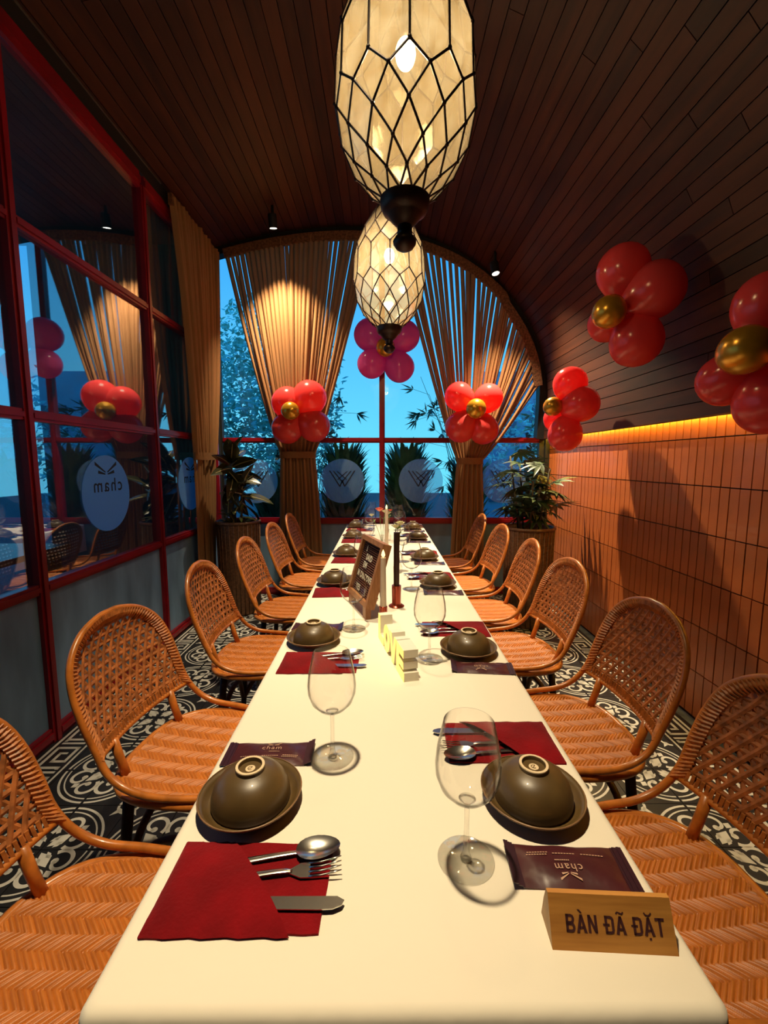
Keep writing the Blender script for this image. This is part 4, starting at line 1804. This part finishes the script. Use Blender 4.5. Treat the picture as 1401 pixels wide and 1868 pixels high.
fw = 0.020
for nm, (u0, u1, v0, v1) in (('frame_side', (0, BW, 0, fw)), ('frame_side', (0, BW, BH - fw, BH)), ('frame_side', (0, fw, fw, BH - fw)), ('frame_side', (BW - fw, BW, fw, BH - fw))):
    mb = MB()
    bbox(mb, u0, u1, v0, v1, -0.026, 0.010)
    mb.build(nm, 'frame_wood', lb, smooth=False)
mb = MB()
bbox(mb, fw, BW - fw, fw, BH - fw, -0.012, -0.006)
felt = mb.build('felt_panel', 'felt_brown', lb, smooth=False)
mb = MB()
for k in range(24):
    v = fw + 0.005 + (BH - 2 * fw - 0.01) * k / 23
    mb.tube([bp(fw + .001, v, -0.005), bp(BW - fw - .001, v, -0.005)], 0.0026, 5)
mb.build('felt_rib', 'felt_brown', felt, angle=180)
for k, (row, uu, vv) in enumerate((('I', 0.080, 0.205), ('SAID', 0.130, 0.174), ('EM', 0.104, 0.140), ('M DISCOVE', 0.130, 0.096), ('YES', 0.090, 0.043))):
    me = text_mesh(row, 0.034, 0.0013, 0.0, 'letter_white', 1.1, 0.95)
    for v in me.vertices:
        v.co = bp(uu + v.co.x, vv + v.co.y, 0.0005)
    link('letter_row', me, felt)
for u in (0.04, 0.11):
    mb = MB()
    a, b = bp(u, BH * 0.75, -0.028), bp(u, 0, 0)
    foot = Vector((a.x + 0.030, a.y + 0.010, TZ + 0.005))
    mb.tube([a, foot], 0.006, 6)
    mb.build('easel_leg', 'frame_wood', lb, angle=180)
for u in (0.03, BW - 0.03):
    mb = MB()
    q = bp(u, 0, -0.005)
    mb.box((q.x, q.y, TZ + 0.0235), (0.022, 0.036, 0.047), Matrix.Rotation(atan2(ux.y, ux.x) + pi / 2, 3, 'Z'))
    mb.build('foot_block', 'frame_wood', lb, smooth=False)


def candle(name, label, x, y, h, wax, r0, holder, bh=0.020):
    root = thing(name, label, 'candle', (x, y, TZ))
    if holder == 'band':
        MB().lathe([(0.0, 0.0), (r0 * 1.35, 0.0), (r0 * 1.35, bh - 0.004), (r0 * 1.05, bh - 0.002), (r0, bh)], 20).build('base', 'copper_red', root, angle=50)
        MB().lathe([(r0 * 1.05, bh - 0.002), (r0 * 0.98, h * 0.5), (r0 * 0.85, h), (0.0, h + 0.001)], 20).build('stick', wax, root, angle=50)
        MB().lathe([(0.0, h), (0.0062, h + 0.006), (0.0072, h + 0.012), (0.0045, h + 0.022), (0.0, h + 0.032)], 14).build('flame', 'flame_led', root, angle=180)
    else:
        MB().lathe([(0.0, 0.0), (0.031, 0.0), (0.033, 0.003), (0.026, 0.008), (0.020, 0.011), (0.0185, 0.018), (0.0195, 0.070), (0.0195, 0.090), (0.0125, 0.090), (0.0, 0.088)], 24).build('holder', 'copper_red', root, angle=50)
        MB().lathe([(0.0122, 0.088), (0.0122, h), (0.0, h + 0.001)], 20).build('stick', wax, root, angle=50)
    return root


candle('taper_candle', 'pale LED taper candle in front of the letter board', 0.004, 1.590, 0.252, 'candle_wax', 0.0115, 'band', 0.070)
candle('taper_candle', 'pale LED taper candle beside the salmon rose', 0.030, 2.95, 0.285, 'candle_wax', 0.0125, 'band')
candle('dark_candle', 'dark brown stick candle in a copper red holder', 0.060, 1.79, 0.315, 'candle_brown', 0.012, 'cup')


def flower_vase(label, x, y, h, blooms, mat):
    root = thing('bud_vase', label, 'vase', (x, y, TZ))
    MB().lathe([(0.0, 0.001), (0.022, 0.0), (0.026, 0.012), (0.024, 0.035), (0.012, 0.060), (0.011, 0.078), (0.0135, 0.084), (0.0115, 0.083), (0.0100, 0.060), (0.0, 0.02)], 20).build('vessel', 'glass_foot', root, angle=180)
    for bi, (dx, dy, bh, r) in enumerate(blooms):
        stm = MB().tube(catmull([(0, 0, 0.02), (dx * 0.4, dy * 0.4, h * 0.5), (dx, dy, bh)], 5), 0.0018, 5).build('stem', 'leaf_fresh', root, angle=180)
        mb = MB()
        rng = random.Random(bi + int(h * 1000))
        for ringi, (cnt, tilt, sc_) in enumerate(((3, 0.2, 0.6), (5, 0.55, 0.85), (6, 0.95, 1.0))):
            for k in range(cnt):
                a = 2 * pi * k / cnt + ringi * 0.6
                R = Matrix.Rotation(a, 3, 'Z') @ Matrix.Rotation(tilt, 3, 'Y')
                vs, fs = [], []
                for i in range(4):
                    for jx_ in range(4):
                        u, v = (jx_ / 3 - .5), i / 3
                        wdt = sin(pi * (0.15 + 0.75 * v)) * r * 1.1 * sc_
                        p = Vector((r * 0.28 * (1 - 4 * u * u) * 1.0 + (0.25 * r * (v - .7) if v > .7 else 0), u * wdt, v * r * 1.25 * sc_))
                        vs.append(R @ p + Vector((dx, dy, bh - 0.2 * r)))
                for i in range(3):
                    for jx_ in range(3):
                        a0 = i * 4 + jx_
                        fs.append((a0, a0 + 1, a0 + 5, a0 + 4))
                mb.add(vs, fs)
        mb.build('bloom', mat if isinstance(mat, str) else mat[bi % len(mat)], stm, angle=180)
        lf = MB()
        for k in range(2):
            a = 1.3 + 2.6 * k
            q = Vector((dx * 0.8, dy * 0.8, bh * 0.8))
            d = Vector((cos(a), sin(a), 0.3))
            s2 = Vector((-sin(a), cos(a), 0))
            lf.add([q, q + d * 0.014 + s2 * 0.007, q + d * 0.032, q + d * 0.014 - s2 * 0.007], [(0, 1, 2, 3)])
        lf.build('leaf', 'leaf_fresh', stm, smooth=False)
    return root


flower_vase('bud vase with a salmon rose and buds near the far candle', 0.0, 3.10, 0.24, [(-0.02, -0.01, 0.265, 0.026), (0.018, 0.015, 0.25, 0.018), (-0.075, 0.0, 0.225, 0.016)], ['rose_salmon', 'rose_white', 'rose_white'])
flower_vase('bud vase with white and green blooms behind the dark candle', 0.085, 2.35, 0.20, [(-0.012, 0.0, 0.255, 0.020), (0.014, 0.008, 0.27, 0.022), (0.0, 0.022, 0.245, 0.018)], ['rose_white', 'rose_white', 'leaf_fresh'])
flower_vase('bud vase with pale pink bloom towards the arched window', 0.045, 3.36, 0.22, [(0.0, 0.0, 0.21, 0.022), (0.016, 0.006, 0.23, 0.016)], ['rose_white', 'rose_salmon'])


# ------------------------------------------------------------------ lanterns
LEV = [  # name, z, radius, phase
    ('U4', 2.835, 0.060, 0.0), ('U3', 2.760, 0.108, 0.5), ('U2', 2.678, 0.158, 0.0), ('U1', 2.600, 0.190, 0.5), ('L0', 2.545, 0.204, 0.0),
    ('L1', 2.415, 0.210, 0.0), ('L2', 2.368, 0.207, 0.5), ('L3', 2.298, 0.190, 0.0), ('L4', 2.232, 0.157, 0.5), ('L5', 2.183, 0.114, 0.0), ('L6', 2.146, 0.070, 0.5)]
NS = 12
Z0 = 2.0


def lnode(name, i):
    for nm, z, r, ph in LEV:
        if nm == name:
            a = 2 * pi * (i + ph) / NS - pi / 2
            return Vector((r * cos(a), r * sin(a), z - Z0))


def make_lantern(label, x, y):
    root = thing('pendant_lantern', label, 'pendant lamp', (x, y, Z0), 0, 'faceted glass pendant lanterns')
    polys = []
    for i in range(NS):
        A = lambda nm, k=i: lnode(nm, k % NS)
        B = lambda nm, k=i: lnode(nm, k % NS)
        P_ = lnode
        im, ip = (i - 1) % NS, (i + 1) % NS
        polys.append([P_('U1', i), P_('L0', ip), P_('L1', ip), P_('L2', i), P_('L1', i), P_('L0', i)])
        polys.append([P_('U2', i), P_('U1', i), P_('L0', i), P_('U1', im)])
        polys.append([P_('U3', i), P_('U2', ip), P_('U1', i), P_('U2', i)])
        polys.append([P_('U4', i), P_('U3', i), P_('U2', i), P_('U3', im)])
        polys.append([P_('U4', ip), P_('U3', i), P_('U4', i)])
        polys.append([P_('L1', i), P_('L2', i), P_('L3', i), P_('L2', im)])
        polys.append([P_('L2', i), P_('L3', ip), P_('L4', i), P_('L3', i)])
        polys.append([P_('L3', i), P_('L4', i), P_('L5', i), P_('L4', im)])
        polys.append([P_('L4', i), P_('L5', ip), P_('L6', i), P_('L5', i)])
        polys.append([P_('L5', i), P_('L6', i), P_('L6', im)])
    for poly in polys:
        c = sum(poly, Vector()) / len(poly)
        q = [c + (p - c) * 0.985 for p in poly]
        out_ = Vector((c.x, c.y, 0)).normalized() * 0.0022
        n = len(q)
        vs = [p - c - out_ for p in q] + [p - c for p in q]
        fs = [tuple(range(n)), tuple(reversed(range(n, 2 * n)))] + [(k, n + k, n + (k + 1) % n, (k + 1) % n) for k in range(n)]
        MB().add(vs, fs).build('pane', 'lantern_pane', root, smooth=False, loc=c)
    fr = MB()
    edges = set()
    for i in range(NS):
        ip, im = (i + 1) % NS, (i - 1) % NS
        E = [('L0', i, 'L1', i), ('U1', i, 'L0', i), ('U1', i, 'L0', ip), ('U2', i, 'U1', i), ('U2', i, 'U1', im), ('U3', i, 'U2', i), ('U3', i, 'U2', ip),
             ('U4', i, 'U3', i), ('U4', i, 'U3', im), ('L1', i, 'L2', i), ('L1', i, 'L2', im), ('L2', i, 'L3', i), ('L2', i, 'L3', ip), ('L3', i, 'L4', i), ('L3', i, 'L4', im),
             ('L4', i, 'L5', i), ('L4', i, 'L5', ip), ('L5', i, 'L6', i), ('L5', i, 'L6', im)]
        for e in E:
            edges.add(e)
    for a, i, b, k in sorted(edges):
        fr.tube([lnode(a, i), lnode(b, k)], 0.0034, 6)
    for nm, z, r, ph in LEV:
        for i in range(NS):
            p = lnode(nm, i)
            fr.ellipsoid(p, (0.0062, 0.0062, 0.0062), 8, 5)
    fr.build('leading', 'bronze', root, angle=60)
    MB().lathe([(0.0, 0.0), (0.012, 0.002), (0.026, 0.009), (0.035, 0.022), (0.036, 0.031), (0.028, 0.043), (0.021, 0.049), (0.024, 0.054), (0.0225, 0.060), (0.0225, 0.074), (0.032, 0.080), (0.042, 0.090), (0.052, 0.102),
                (0.056, 0.108), (0.066, 0.112), (0.074, 0.128), (0.076, 0.150), (0.070, 0.153), (0.0, 0.150)], 28).build('finial', 'bronze', root, angle=50)
    MB().lathe([(0.068, 0.828), (0.070, 0.838), (0.055, 0.850), (0.040, 0.885), (0.020, 0.905), (0.012, 0.935), (0.0, 0.937)], 28).build('crown_cap', 'bronze', root, angle=50)
    zc = arch_z(x, 0.0) - Z0
    MB().tube([(0, 0, 0.93), (0, 0, zc - 0.02)], 0.008, 8).build('rod', 'bronze', root, angle=180)
    MB().lathe([(0.0, zc - 0.045), (0.05, zc - 0.04), (0.06, zc - 0.015), (0.0, zc - 0.012)], 24).build('ceiling_rose', 'bronze', root, angle=50)
    MB().tube([(0, 0, 0.84), (0, 0, 0.60)], 0.014, 8).build('lamp_holder', 'bronze', root, angle=180)
    MB().ellipsoid((0, 0, 0.55), (0.030, 0.030, 0.042), 16, 10).build('bulb', 'bulb_emit', root, angle=180)
    ld = bpy.data.lights.new('bulb_light', 'POINT')
    ld.energy = LANTERN_W
    ld.color = (1.0, 0.84, 0.58)
    ld.shadow_soft_size = 0.03
    lo = bpy.data.objects.new('bulb_light', ld)
    C.objects.link(lo)
    lo.parent = root
    lo.location = (0, 0, 0.475)
    return root


make_lantern('large faceted glass lantern hanging over the table end away from the window', 0.070, 1.44)
make_lantern('faceted glass lantern hanging over the middle of the table', 0.043, 2.72)


# ------------------------------------------------------------------ ceiling spotlights
def spotlight(label, x, y, z, target, watts, angle, blend=0.6, col_=(1.0, 0.80, 0.50), size=0.02, off=''):
    root = thing('ceiling_spotlight' + off, label, 'spotlight', (x, y, z))
    d = (Vector(target) - Vector((x, y, z))).normalized()
    q = d.to_track_quat('-Z', 'Y')
    R = q.to_matrix()
    MB().tube([(0, 0, 0.03), (0, 0, arch_z(x, 0.0) - z - 0.004)], 0.012, 8).build('stem', 'black_metal', root, angle=180)
    mb = MB()
    mb.lathe([(0.0, 0.055), (0.034, 0.055), (0.036, 0.045), (0.036, -0.050), (0.031, -0.050), (0.031, -0.040), (0.0, -0.040)], 20)
    mb.v = [tuple(R @ Vector(v)) for v in mb.v]
    mb.build('housing', 'black_metal', root, angle=50)
    mb = MB()
    mb.lathe([(0.0, -0.0415), (0.0305, -0.0415), (0.0305, -0.0445), (0.0, -0.0445)], 20)
    mb.v = [tuple(R @ Vector(v)) for v in mb.v]
    mb.build('lens', 'lamp_emit', root, angle=50)
    ld = bpy.data.lights.new('spot_beam' + off, 'SPOT')
    ld.energy = watts
    ld.color = col_
    ld.spot_size = radians(angle)
    ld.spot_blend = blend
    ld.shadow_soft_size = size
    lo = bpy.data.objects.new('spot_beam' + off, ld)
    C.objects.link(lo)
    lo.parent = root
    lo.rotation_mode = 'QUATERNION'
    lo.rotation_quaternion = q
    lo.location = d * 0.06
    return root


spotlight('black ceiling spotlight aimed at the left window drape', -0.92, 3.95, 3.36, (-0.88, 4.26, 2.05), 340, 76, 0.95)
spotlight('black ceiling spotlight aimed along the terracotta wall corner', 0.98, 4.02, 3.02, (1.28, 3.50, 0.9), 560, 88, 1.0)
spotlight('black ceiling spotlight between the two lanterns, lighting the table', -0.12, 2.08, 3.42, (-0.06, 2.55, 0.75), 400, 70, 1.0, size=0.05, off='_offscreen')
spotlight('black ceiling spotlight above the near end of the table', -0.18, 0.90, 3.42, (-0.24, 0.84, 0.75), 345, 56, 1.0, size=0.05, off='_offscreen')


# ------------------------------------------------------------------ balloons
def balloon(parent, c, r, axis, mat, name='balloon'):
    axis = Vector(axis).normalized()
    R = axis.to_track_quat('Z', 'Y').to_matrix()
    mb = MB()
    mb.ellipsoid((0, 0, 0), (r, r, r * 1.10), 26, 16, pinch=0.10)
    mb.lathe([(0.001, -r * 1.07), (r * 0.05, -r * 1.11), (r * 0.09, -r * 1.16), (0.001, -r * 1.15)], 10)
    mb.v = [tuple(R @ Vector(v)) for v in mb.v]
    o = mb.build(name, mat, parent, angle=60, loc=c)
    return o


def cluster(label, centre, parts, zc):
    """parts: (px, py, radius_px, material, depth offset); axis radiates from the knot"""
    root = thing('balloon_cluster', label, 'balloons', centre, 0, 'balloon flowers of four balloons round a gold one')
    cen = Vector(centre)
    for (px, py, rp, m, dy) in parts:
        p = on_y(px, py, cen.y + dy)
        depth = (CAMR.transposed() @ (p - CAM)).z * -1
        r = rp / FPX * depth
        loc = p - cen
        ax = loc if loc.length > 0.02 else Vector((0, -1, 0))
        if m == 'balloon_gold':
            ax = Vector((0, -1, 0.1))
        balloon(root, loc, r, ax, m)
    return root


def ctr(px, py, Y):
    return tuple(on_y(px, py, Y))


R_, P2, G_ = 'balloon_red', 'balloon_pink', 'balloon_gold'
cluster('four red balloons round a gold one on the left window drape', ctr(548, 757, 4.12),
        [(527, 737, 29, R_, 0), (563, 728, 31, R_, 0), (526, 779, 28, R_, 0), (571, 775, 29, R_, 0), (530, 750, 16.5, G_, -0.17)], 0)
cluster('four red balloons round a gold one on the right window drape', ctr(866, 752, 4.12),
        [(839, 725, 26, R_, 0), (889, 728, 26, R_, 0), (842, 777, 28, R_, 0), (881, 781, 27, R_, 0), (868, 746, 18, G_, -0.17)], 0)
cluster('four pink balloons round a gold one at the top of the centre mullion', ctr(704, 640, 4.24),
        [(677, 613, 29, P2, 0), (735, 615, 28, P2, 0), (680, 662, 26, P2, 0), (727, 668, 27, P2, 0), (703, 634, 17, G_, -0.17)], 0)
cluster('red balloons round a gold one at the far end of the terracotta wall', ctr(1037, 745, 3.20),
        [(1040, 703, 30, R_, 0.0), (1057, 738, 32, R_, -0.05), (1031, 790, 30, R_, 0.0), (1020, 762, 26, R_, 0.13), (1008, 742, 17, G_, 0.0)], 0)
cluster('red balloons round a gold one high on the curved wooden ceiling', ctr(1155, 560, 2.42),
        [(1138, 498, 45, R_, 0.02), (1190, 533, 49, R_, -0.06), (1160, 618, 45, R_, 0.0), (1110, 588, 33, R_, 0.16), (1110, 570, 29, G_, -0.05)], 0)
cluster('rose red balloons round a gold one over the glowing light strip', ctr(1375, 650, 1.62),
        [(1400, 560, 56, R_, 0.02), (1327, 690, 46, R_, 0.08), (1402, 730, 56, R_, -0.02), (1425, 640, 50, R_, 0.05), (1357, 640, 43, G_, -0.05)], 0)


# ------------------------------------------------------------------ planters
def basket(root, r, h):
    mb = MB()
    prof = [(0.0, 0.0), (r * 0.9, 0.0)]
    nb = 34
    for k in range(nb + 1):
        z = 0.01 + (h - 0.03) * k / nb
        rr = r * (0.90 + 0.10 * (k / nb))
        prof += [(rr - 0.004, z), (rr + 0.004, z + (h - 0.03) / nb * 0.5)]
    prof += [(r - 0.02, h - 0.01), (r - 0.02, h - 0.09), (0.0, h - 0.09)]
    mb.lathe(prof, 36)
    mb.build('basket', 'wicker', root, angle=180)
    ups = MB()
    for k in range(30):
        a = 2 * pi * k / 30
        ups.tube([((r * 0.9 + 0.003) * cos(a), (r * 0.9 + 0.003) * sin(a), 0.005), ((r + 0.003) * cos(a), (r + 0.003) * sin(a), h - 0.015)], 0.0035, 5)
    ups.build('stakes', 'wicker', root, angle=180)
    MB().tube([(r * cos(a), r * sin(a), h - 0.008) for a in [2 * pi * k / 30 for k in range(30)]], 0.014, 7, closed=True).build('rim', 'wicker', root, angle=180)
    MB().lathe([(0.0, h - 0.06), (r * 0.5, h - 0.065), (r - 0.022, h - 0.075), (r - 0.022, h - 0.088), (0.0, h - 0.088)], 24).build('soil', 'soil', root, angle=60)


def leaf_mesh(L, W, droop, fold, seg=8, mats=('leaf_rubber', 'leaf_midrib'), rib=True):
    mb = MB()
    vs, fs, fm = [], [], []
    for i in range(seg + 1):
        t = i / seg
        w = W * (sin(pi * min(1, t ** 0.8)) ** 0.75) + 0.001
        x, z = L * t, -droop * t * t * L
        for s_ in (-1, -0.5, 0, 0.5, 1):
            vs.append((x, s_ * w / 2, z + abs(s_) * w * fold))
    for i in range(seg):
        for k in range(4):
            a = i * 5 + k
            fs.append((a, a + 5, a + 6, a + 1))
    mb.add(vs, fs, 0)
    if rib:
        mb.tube([(L * i / seg, 0, -droop * (i / seg) ** 2 * L + 0.0012) for i in range(seg)], [0.0075 * (1 - 0.8 * i / seg) for i in range(seg)], 5, mi=1)
    return mb.mesh('leaf', list(mats), angle=60)


rp = thing('potted_rubber_plant', 'broad leaved rubber plant in a tall wicker planter before the side drape', 'plant', (-1.29, 3.90, 0))
basket(rp, 0.185, 0.83)
stem = MB()
leaf_pts = []
rng = random.Random(3)
for (dx, dy, h) in ((-0.04, 0.0, 1.40), (0.05, -0.04, 1.15), (-0.08, 0.05, 1.28)):
    stem.tube(catmull([(dx * 0.4, dy * 0.4, 0.75), (dx, dy, (0.75 + h) / 2), (dx * 1.1, dy * 1.1, h)], 5), 0.011, 6)
    leaf_pts.append((Vector((dx * 1.1, dy * 1.1, h))))
stem.build('stem', 'stem_brown', rp, angle=180)
big = [leaf_mesh(0.28, 0.125, 0.30, 0.08), leaf_mesh(0.26, 0.115, 0.8, 0.08), leaf_mesh(0.22, 0.105, 0.1, 0.12)]
for top, cnt in zip(leaf_pts, (15, 9, 10)):
    for k in range(cnt):
        az = 2.4 * k + 0.4
        up = 1.1 - 1.9 * k / cnt
        q = top - Vector((0, 0, 0.020 * k))
        o = link('leaf', big[(k + 1) % 3 if up < 0.4 else 2 if up > 0.85 else 0], rp, q)
        roll = rng.uniform(-0.9, 0.9)
        from mathutils import Euler
        for lim in range(8):
            Rm = Euler((roll, -up, az)).to_matrix()
            reach = [q + Rm @ Vector((0.28 * f, 0.06 * sgn, -0.3 * 0.28 * f * f)) for f in (0.4, 0.7, 1.0) for sgn in (-1, 1)]
            if all(p_.x > -0.17 for p_ in reach):
                break
            az += 0.7
        o.rotation_euler = (roll, -up, az)
small = leaf_mesh(0.11, 0.035, 0.4, 0.1, 6, ('leaf_fresh', 'leaf_midrib'))
for k in range(26):
    az = rng.uniform(0, 6.28)
    q = Vector((0.07 * cos(az), 0.07 * sin(az), 0.77 + rng.uniform(0, 0.16)))
    o = link('leaf', small, rp, q)
    o.rotation_euler = (rng.uniform(-.4, .4), -rng.uniform(0.1, 1.1), az)

lp = thing('potted_lady_palm', 'bushy lady palm with fingered leaves in a tall wicker planter by the terracotta wall', 'plant', (1.22, 3.60, 0))
basket(lp, 0.20, 0.82)


def fan_mesh(L, n, seed):
    rg = random.Random(seed)
    mb = MB()
    for k in range(n):
        a = (k / (n - 1) - 0.5) * 3.6
        ln = L * rg.uniform(0.75, 1.05) * (1 - 0.12 * abs(a))
        w = 0.020
        vs, fs = [], []
        for i in range(5):
            t = i / 4
            ww = w * (1 - t ** 3) * (0.55 + 0.45 * sin(pi * t))
            d = Vector((cos(a), sin(a), 0)) * ln * t
            s_ = Vector((-sin(a), cos(a), 0)) * ww
            z = -0.30 * t * t * ln + 0.004
            vs += [d + s_ + Vector((0, 0, z)), d + Vector((0, 0, z - 0.25 * ww)), d - s_ + Vector((0, 0, z))]
        for i in range(4):
            b = 3 * i
            fs += [(b, b + 3, b + 4, b + 1), (b + 1, b + 4, b + 5, b + 2)]
        mb.add(vs, fs)
    return mb.mesh('leaf', 'leaf_palm', angle=60)


fans = [fan_mesh(0.20, 8, 1), fan_mesh(0.17, 7, 2), fan_mesh(0.22, 9, 3)]
canes = MB()
rng = random.Random(8)
spots = []
for k in range(7):
    az = 2 * pi * k / 7
    h = 1.10 + 0.10 * (k % 4)
    base = Vector((0.08 * cos(az), 0.08 * sin(az), 0.74))
    tip = Vector((0.17 * cos(az), 0.17 * sin(az), h))
    canes.tube([base, base.lerp(tip, .5) + Vector((0, 0, 0.02)), tip], 0.008, 5)
    spots.append((base, tip, az))
canes.build('canes', 'stem_brown', lp, angle=180)
kk = 0
for base, tip, az in spots:
    for j in range(6):
        q = base.lerp(tip, 0.35 + 0.13 * j)
        a = az + (j - 2) * 1.25
        d = Vector((cos(a), sin(a), 0.45))
        e = q + d * 0.075
        MB().tube([q, e], 0.0028, 4).build('petiole', 'leaf_palm', lp, angle=180)
        o = link('leaf', fans[kk % 3], lp, e)
        o.rotation_euler = (rng.uniform(-.5, .5), rng.uniform(-0.55, 0.35), a)
        kk += 1

# ------------------------------------------------------------------ beyond the window
MB().box((0, 12.0, -0.06), (30, 15.0, 0.06)).build('garden_ground', 'paving')['kind'] = 'structure'
bpy.data.objects['garden_ground']['label'] = 'dark paved ground outside the arched window'
fb = thing('garden_building', 'pale blue building block beyond the garden', 'building', (3.6, 9.0, 0))
MB().box((0, 0, 1.55), (3.4, 0.4, 3.1)).build('wall', 'facade_blue', fb, smooth=False)
for k in range(4):
    for z in (0.9, 2.1):
        MB().box((-1.2 + 0.8 * k, -0.21, z), (0.5, 0.04, 0.7)).build('window', 'facade_pane', fb, smooth=False)


def leafy_tree(label, x, y, h, rad, n, seed, mat='leaf_tree', sz=0.16):
    rg = random.Random(seed)
    root = thing('garden_tree', label, 'tree', (x, y, 0))
    MB().tube(catmull([(0, 0, 0), (0.05, 0.03, h * 0.4), (-0.04, 0, h * 0.8)], 5), 0.07, 8).build('trunk', 'stem_brown', root, angle=180)
    mb = MB()
    for k in range(n):
        u = rg.random() ** 0.4
        th, ph = rg.uniform(0, 2 * pi), math.acos(rg.uniform(-1, 1))
        c = Vector((rad * u * sin(ph) * cos(th), rad * u * sin(ph) * sin(th) * 0.7, h * 0.60 + h * 0.44 * u * cos(ph)))
        d = Vector((rg.uniform(-1, 1), rg.uniform(-1, 1), rg.uniform(-0.8, 0.4))).normalized()
        s_ = d.orthogonal().normalized()
        L = sz * rg.uniform(0.6, 1.2)
        mb.add([c, c + d * L * 0.5 + s_ * L * 0.22, c + d * L, c + d * L * 0.5 - s_ * L * 0.22], [(0, 1, 2, 3)])
    mb.build('foliage', mat, root, smooth=False)
    return root


leafy_tree('blue-green leafy tree outside behind the left drape', -1.85, 7.7, 4.1, 1.20, 7000, 1, sz=0.13)
leafy_tree('low leafy tree outside the dark side room', -3.9, 6.2, 3.0, 0.9, 3500, 2, sz=0.12)
leafy_tree('leafy tree outside, right end of the window', 2.5, 7.4, 2.3, 0.8, 1200, 3, sz=0.14)


def strap_shrub(label, x, y, h, n, seed, reach, wid=0.045):
    rg = random.Random(seed)
    root = thing('garden_shrub', label, 'shrub', (x, y, 0), 0, 'dark strap leaved shrubs outside the window')
    MB().lathe([(0.03, 0.0), (0.05, 0.06), (0.03, 0.30), (0.0, 0.36)], 10).build('stump', 'stem_brown', root, angle=60)
    mb = MB()
    for k in range(n):
        az = rg.uniform(0, 2 * pi)
        el = rg.uniform(0.35, 1.5)
        z0 = rg.uniform(0.05, 0.62) * h
        L = (h - z0) * rg.uniform(0.7, 1.0) + 0.15
        out_ = reach * (1.0 - 0.45 * (el / 1.5) ** 3) * rg.uniform(0.8, 1.0)
        hd = Vector((cos(az), sin(az) * 0.6, 0))
        s_ = Vector((-sin(az), cos(az), 0))
        vs, fs = [], []
        for i in range(6):
            t = i / 5
            p = Vector((0, 0, z0)) + hd * (out_ * t ** 0.8) + Vector((0, 0, L * sin(el) * (t - 0.38 * t * t)))
            w = wid * (1 - t ** 2) * (0.6 + 0.4 * sin(pi * t)) * min(1.0, 0.3 + t * 2) + 0.001
            vs += [p + s_ * w, p - s_ * w]
        for i in range(5):
            fs.append((2 * i, 2 * i + 1, 2 * i + 3, 2 * i + 2))
        mb.add(vs, fs)
    mb.build('foliage', 'leaf_outdoor', root, angle=60)


for q, (x, y, h, n, rr, lab) in enumerate((
        (-0.44, 5.00, 1.90, 420, 0.385, 'dark strap leaved shrub outside, behind the left W decal'),
        (0.28, 5.00, 1.85, 420, 0.385, 'dark strap leaved shrub outside, just right of the centre mullion'),
        (0.98, 5.00, 1.70, 380, 0.33, 'dark strap leaved shrub outside, behind the right drape'),
        (-1.22, 5.00, 1.45, 380, 0.38, 'dark strap leaved shrub outside, behind the rubber plant'),
        (1.66, 5.00, 1.50, 380, 0.32, 'dark strap leaved shrub outside, behind the lady palm'))):
    strap_shrub(lab, x, y, h, n, 40 + q, rr)


def bamboo(label, x, y, h, lean, n, seed):
    rg = random.Random(seed)
    root = thing('bamboo_clump', label, 'bamboo', (x, y, 0), 0, 'bamboo sprays outside the window')
    culm, fol = MB(), MB()
    for k in range(3):
        top = Vector((lean * (0.6 + 0.25 * k), 0.08 * (k - 1), h * (0.80 + 0.1 * k)))
        path = catmull([(0.05 * k, 0, 0), (0.05 * k + lean * 0.12, 0, h * 0.45), top], 8)
        culm.tube(path, [0.010 * (1 - 0.75 * i / (len(path) - 1)) for i in range(len(path))], 6)
        for j in range(n):
            q = path[rg.randint(len(path) // 2, len(path) - 1)]
            tw = Vector((rg.uniform(-0.30, 0.30), rg.uniform(-0.15, 0.15), rg.uniform(-0.12, 0.12)))
            e = q + tw
            culm.tube([q, e], 0.0022, 4)
            for m in range(7):
                d = (tw.normalized() + Vector((rg.uniform(-.9, .9), rg.uniform(-.5, .5), rg.uniform(-1.0, .25)))).normalized()
                s_ = d.cross(Vector((0, 1, 0.2))).normalized()
                L = rg.uniform(0.11, 0.20)
                fol.add([e, e + d * L * 0.4 + s_ * 0.010, e + d * L, e + d * L * 0.4 - s_ * 0.010], [(0, 1, 2, 3)])
    culm.build('culms', 'bamboo_leaf', root, angle=180)
    fol.build('foliage', 'bamboo_leaf', root, smooth=False)


bamboo('bamboo spray outside, right of the centre mullion', 1.02, 6.05, 2.50, -0.45, 10, 61)
bamboo('bamboo spray outside, left of the centre mullion', -0.95, 6.05, 2.35, 0.35, 9, 62)
bamboo('bamboo spray outside, beyond the far right drape', 2.35, 6.05, 2.2, -0.25, 9, 63)

# wooden counter in the dark side room
ct = thing('side_counter', 'polished wooden counter seen through the partition glass', 'counter', (-2.85, 2.4, 0))
MB().box((0, 0, 0.735), (1.1, 1.6, 0.04)).build('worktop', 'counter_wood', ct, smooth=False)
for sx_ in (-1, 1):
    for sy_ in (-1, 1):
        MB().box((0.48 * sx_, 0.72 * sy_, 0.3575), (0.06, 0.06, 0.715)).build('leg', 'dark_wood', ct, smooth=False)
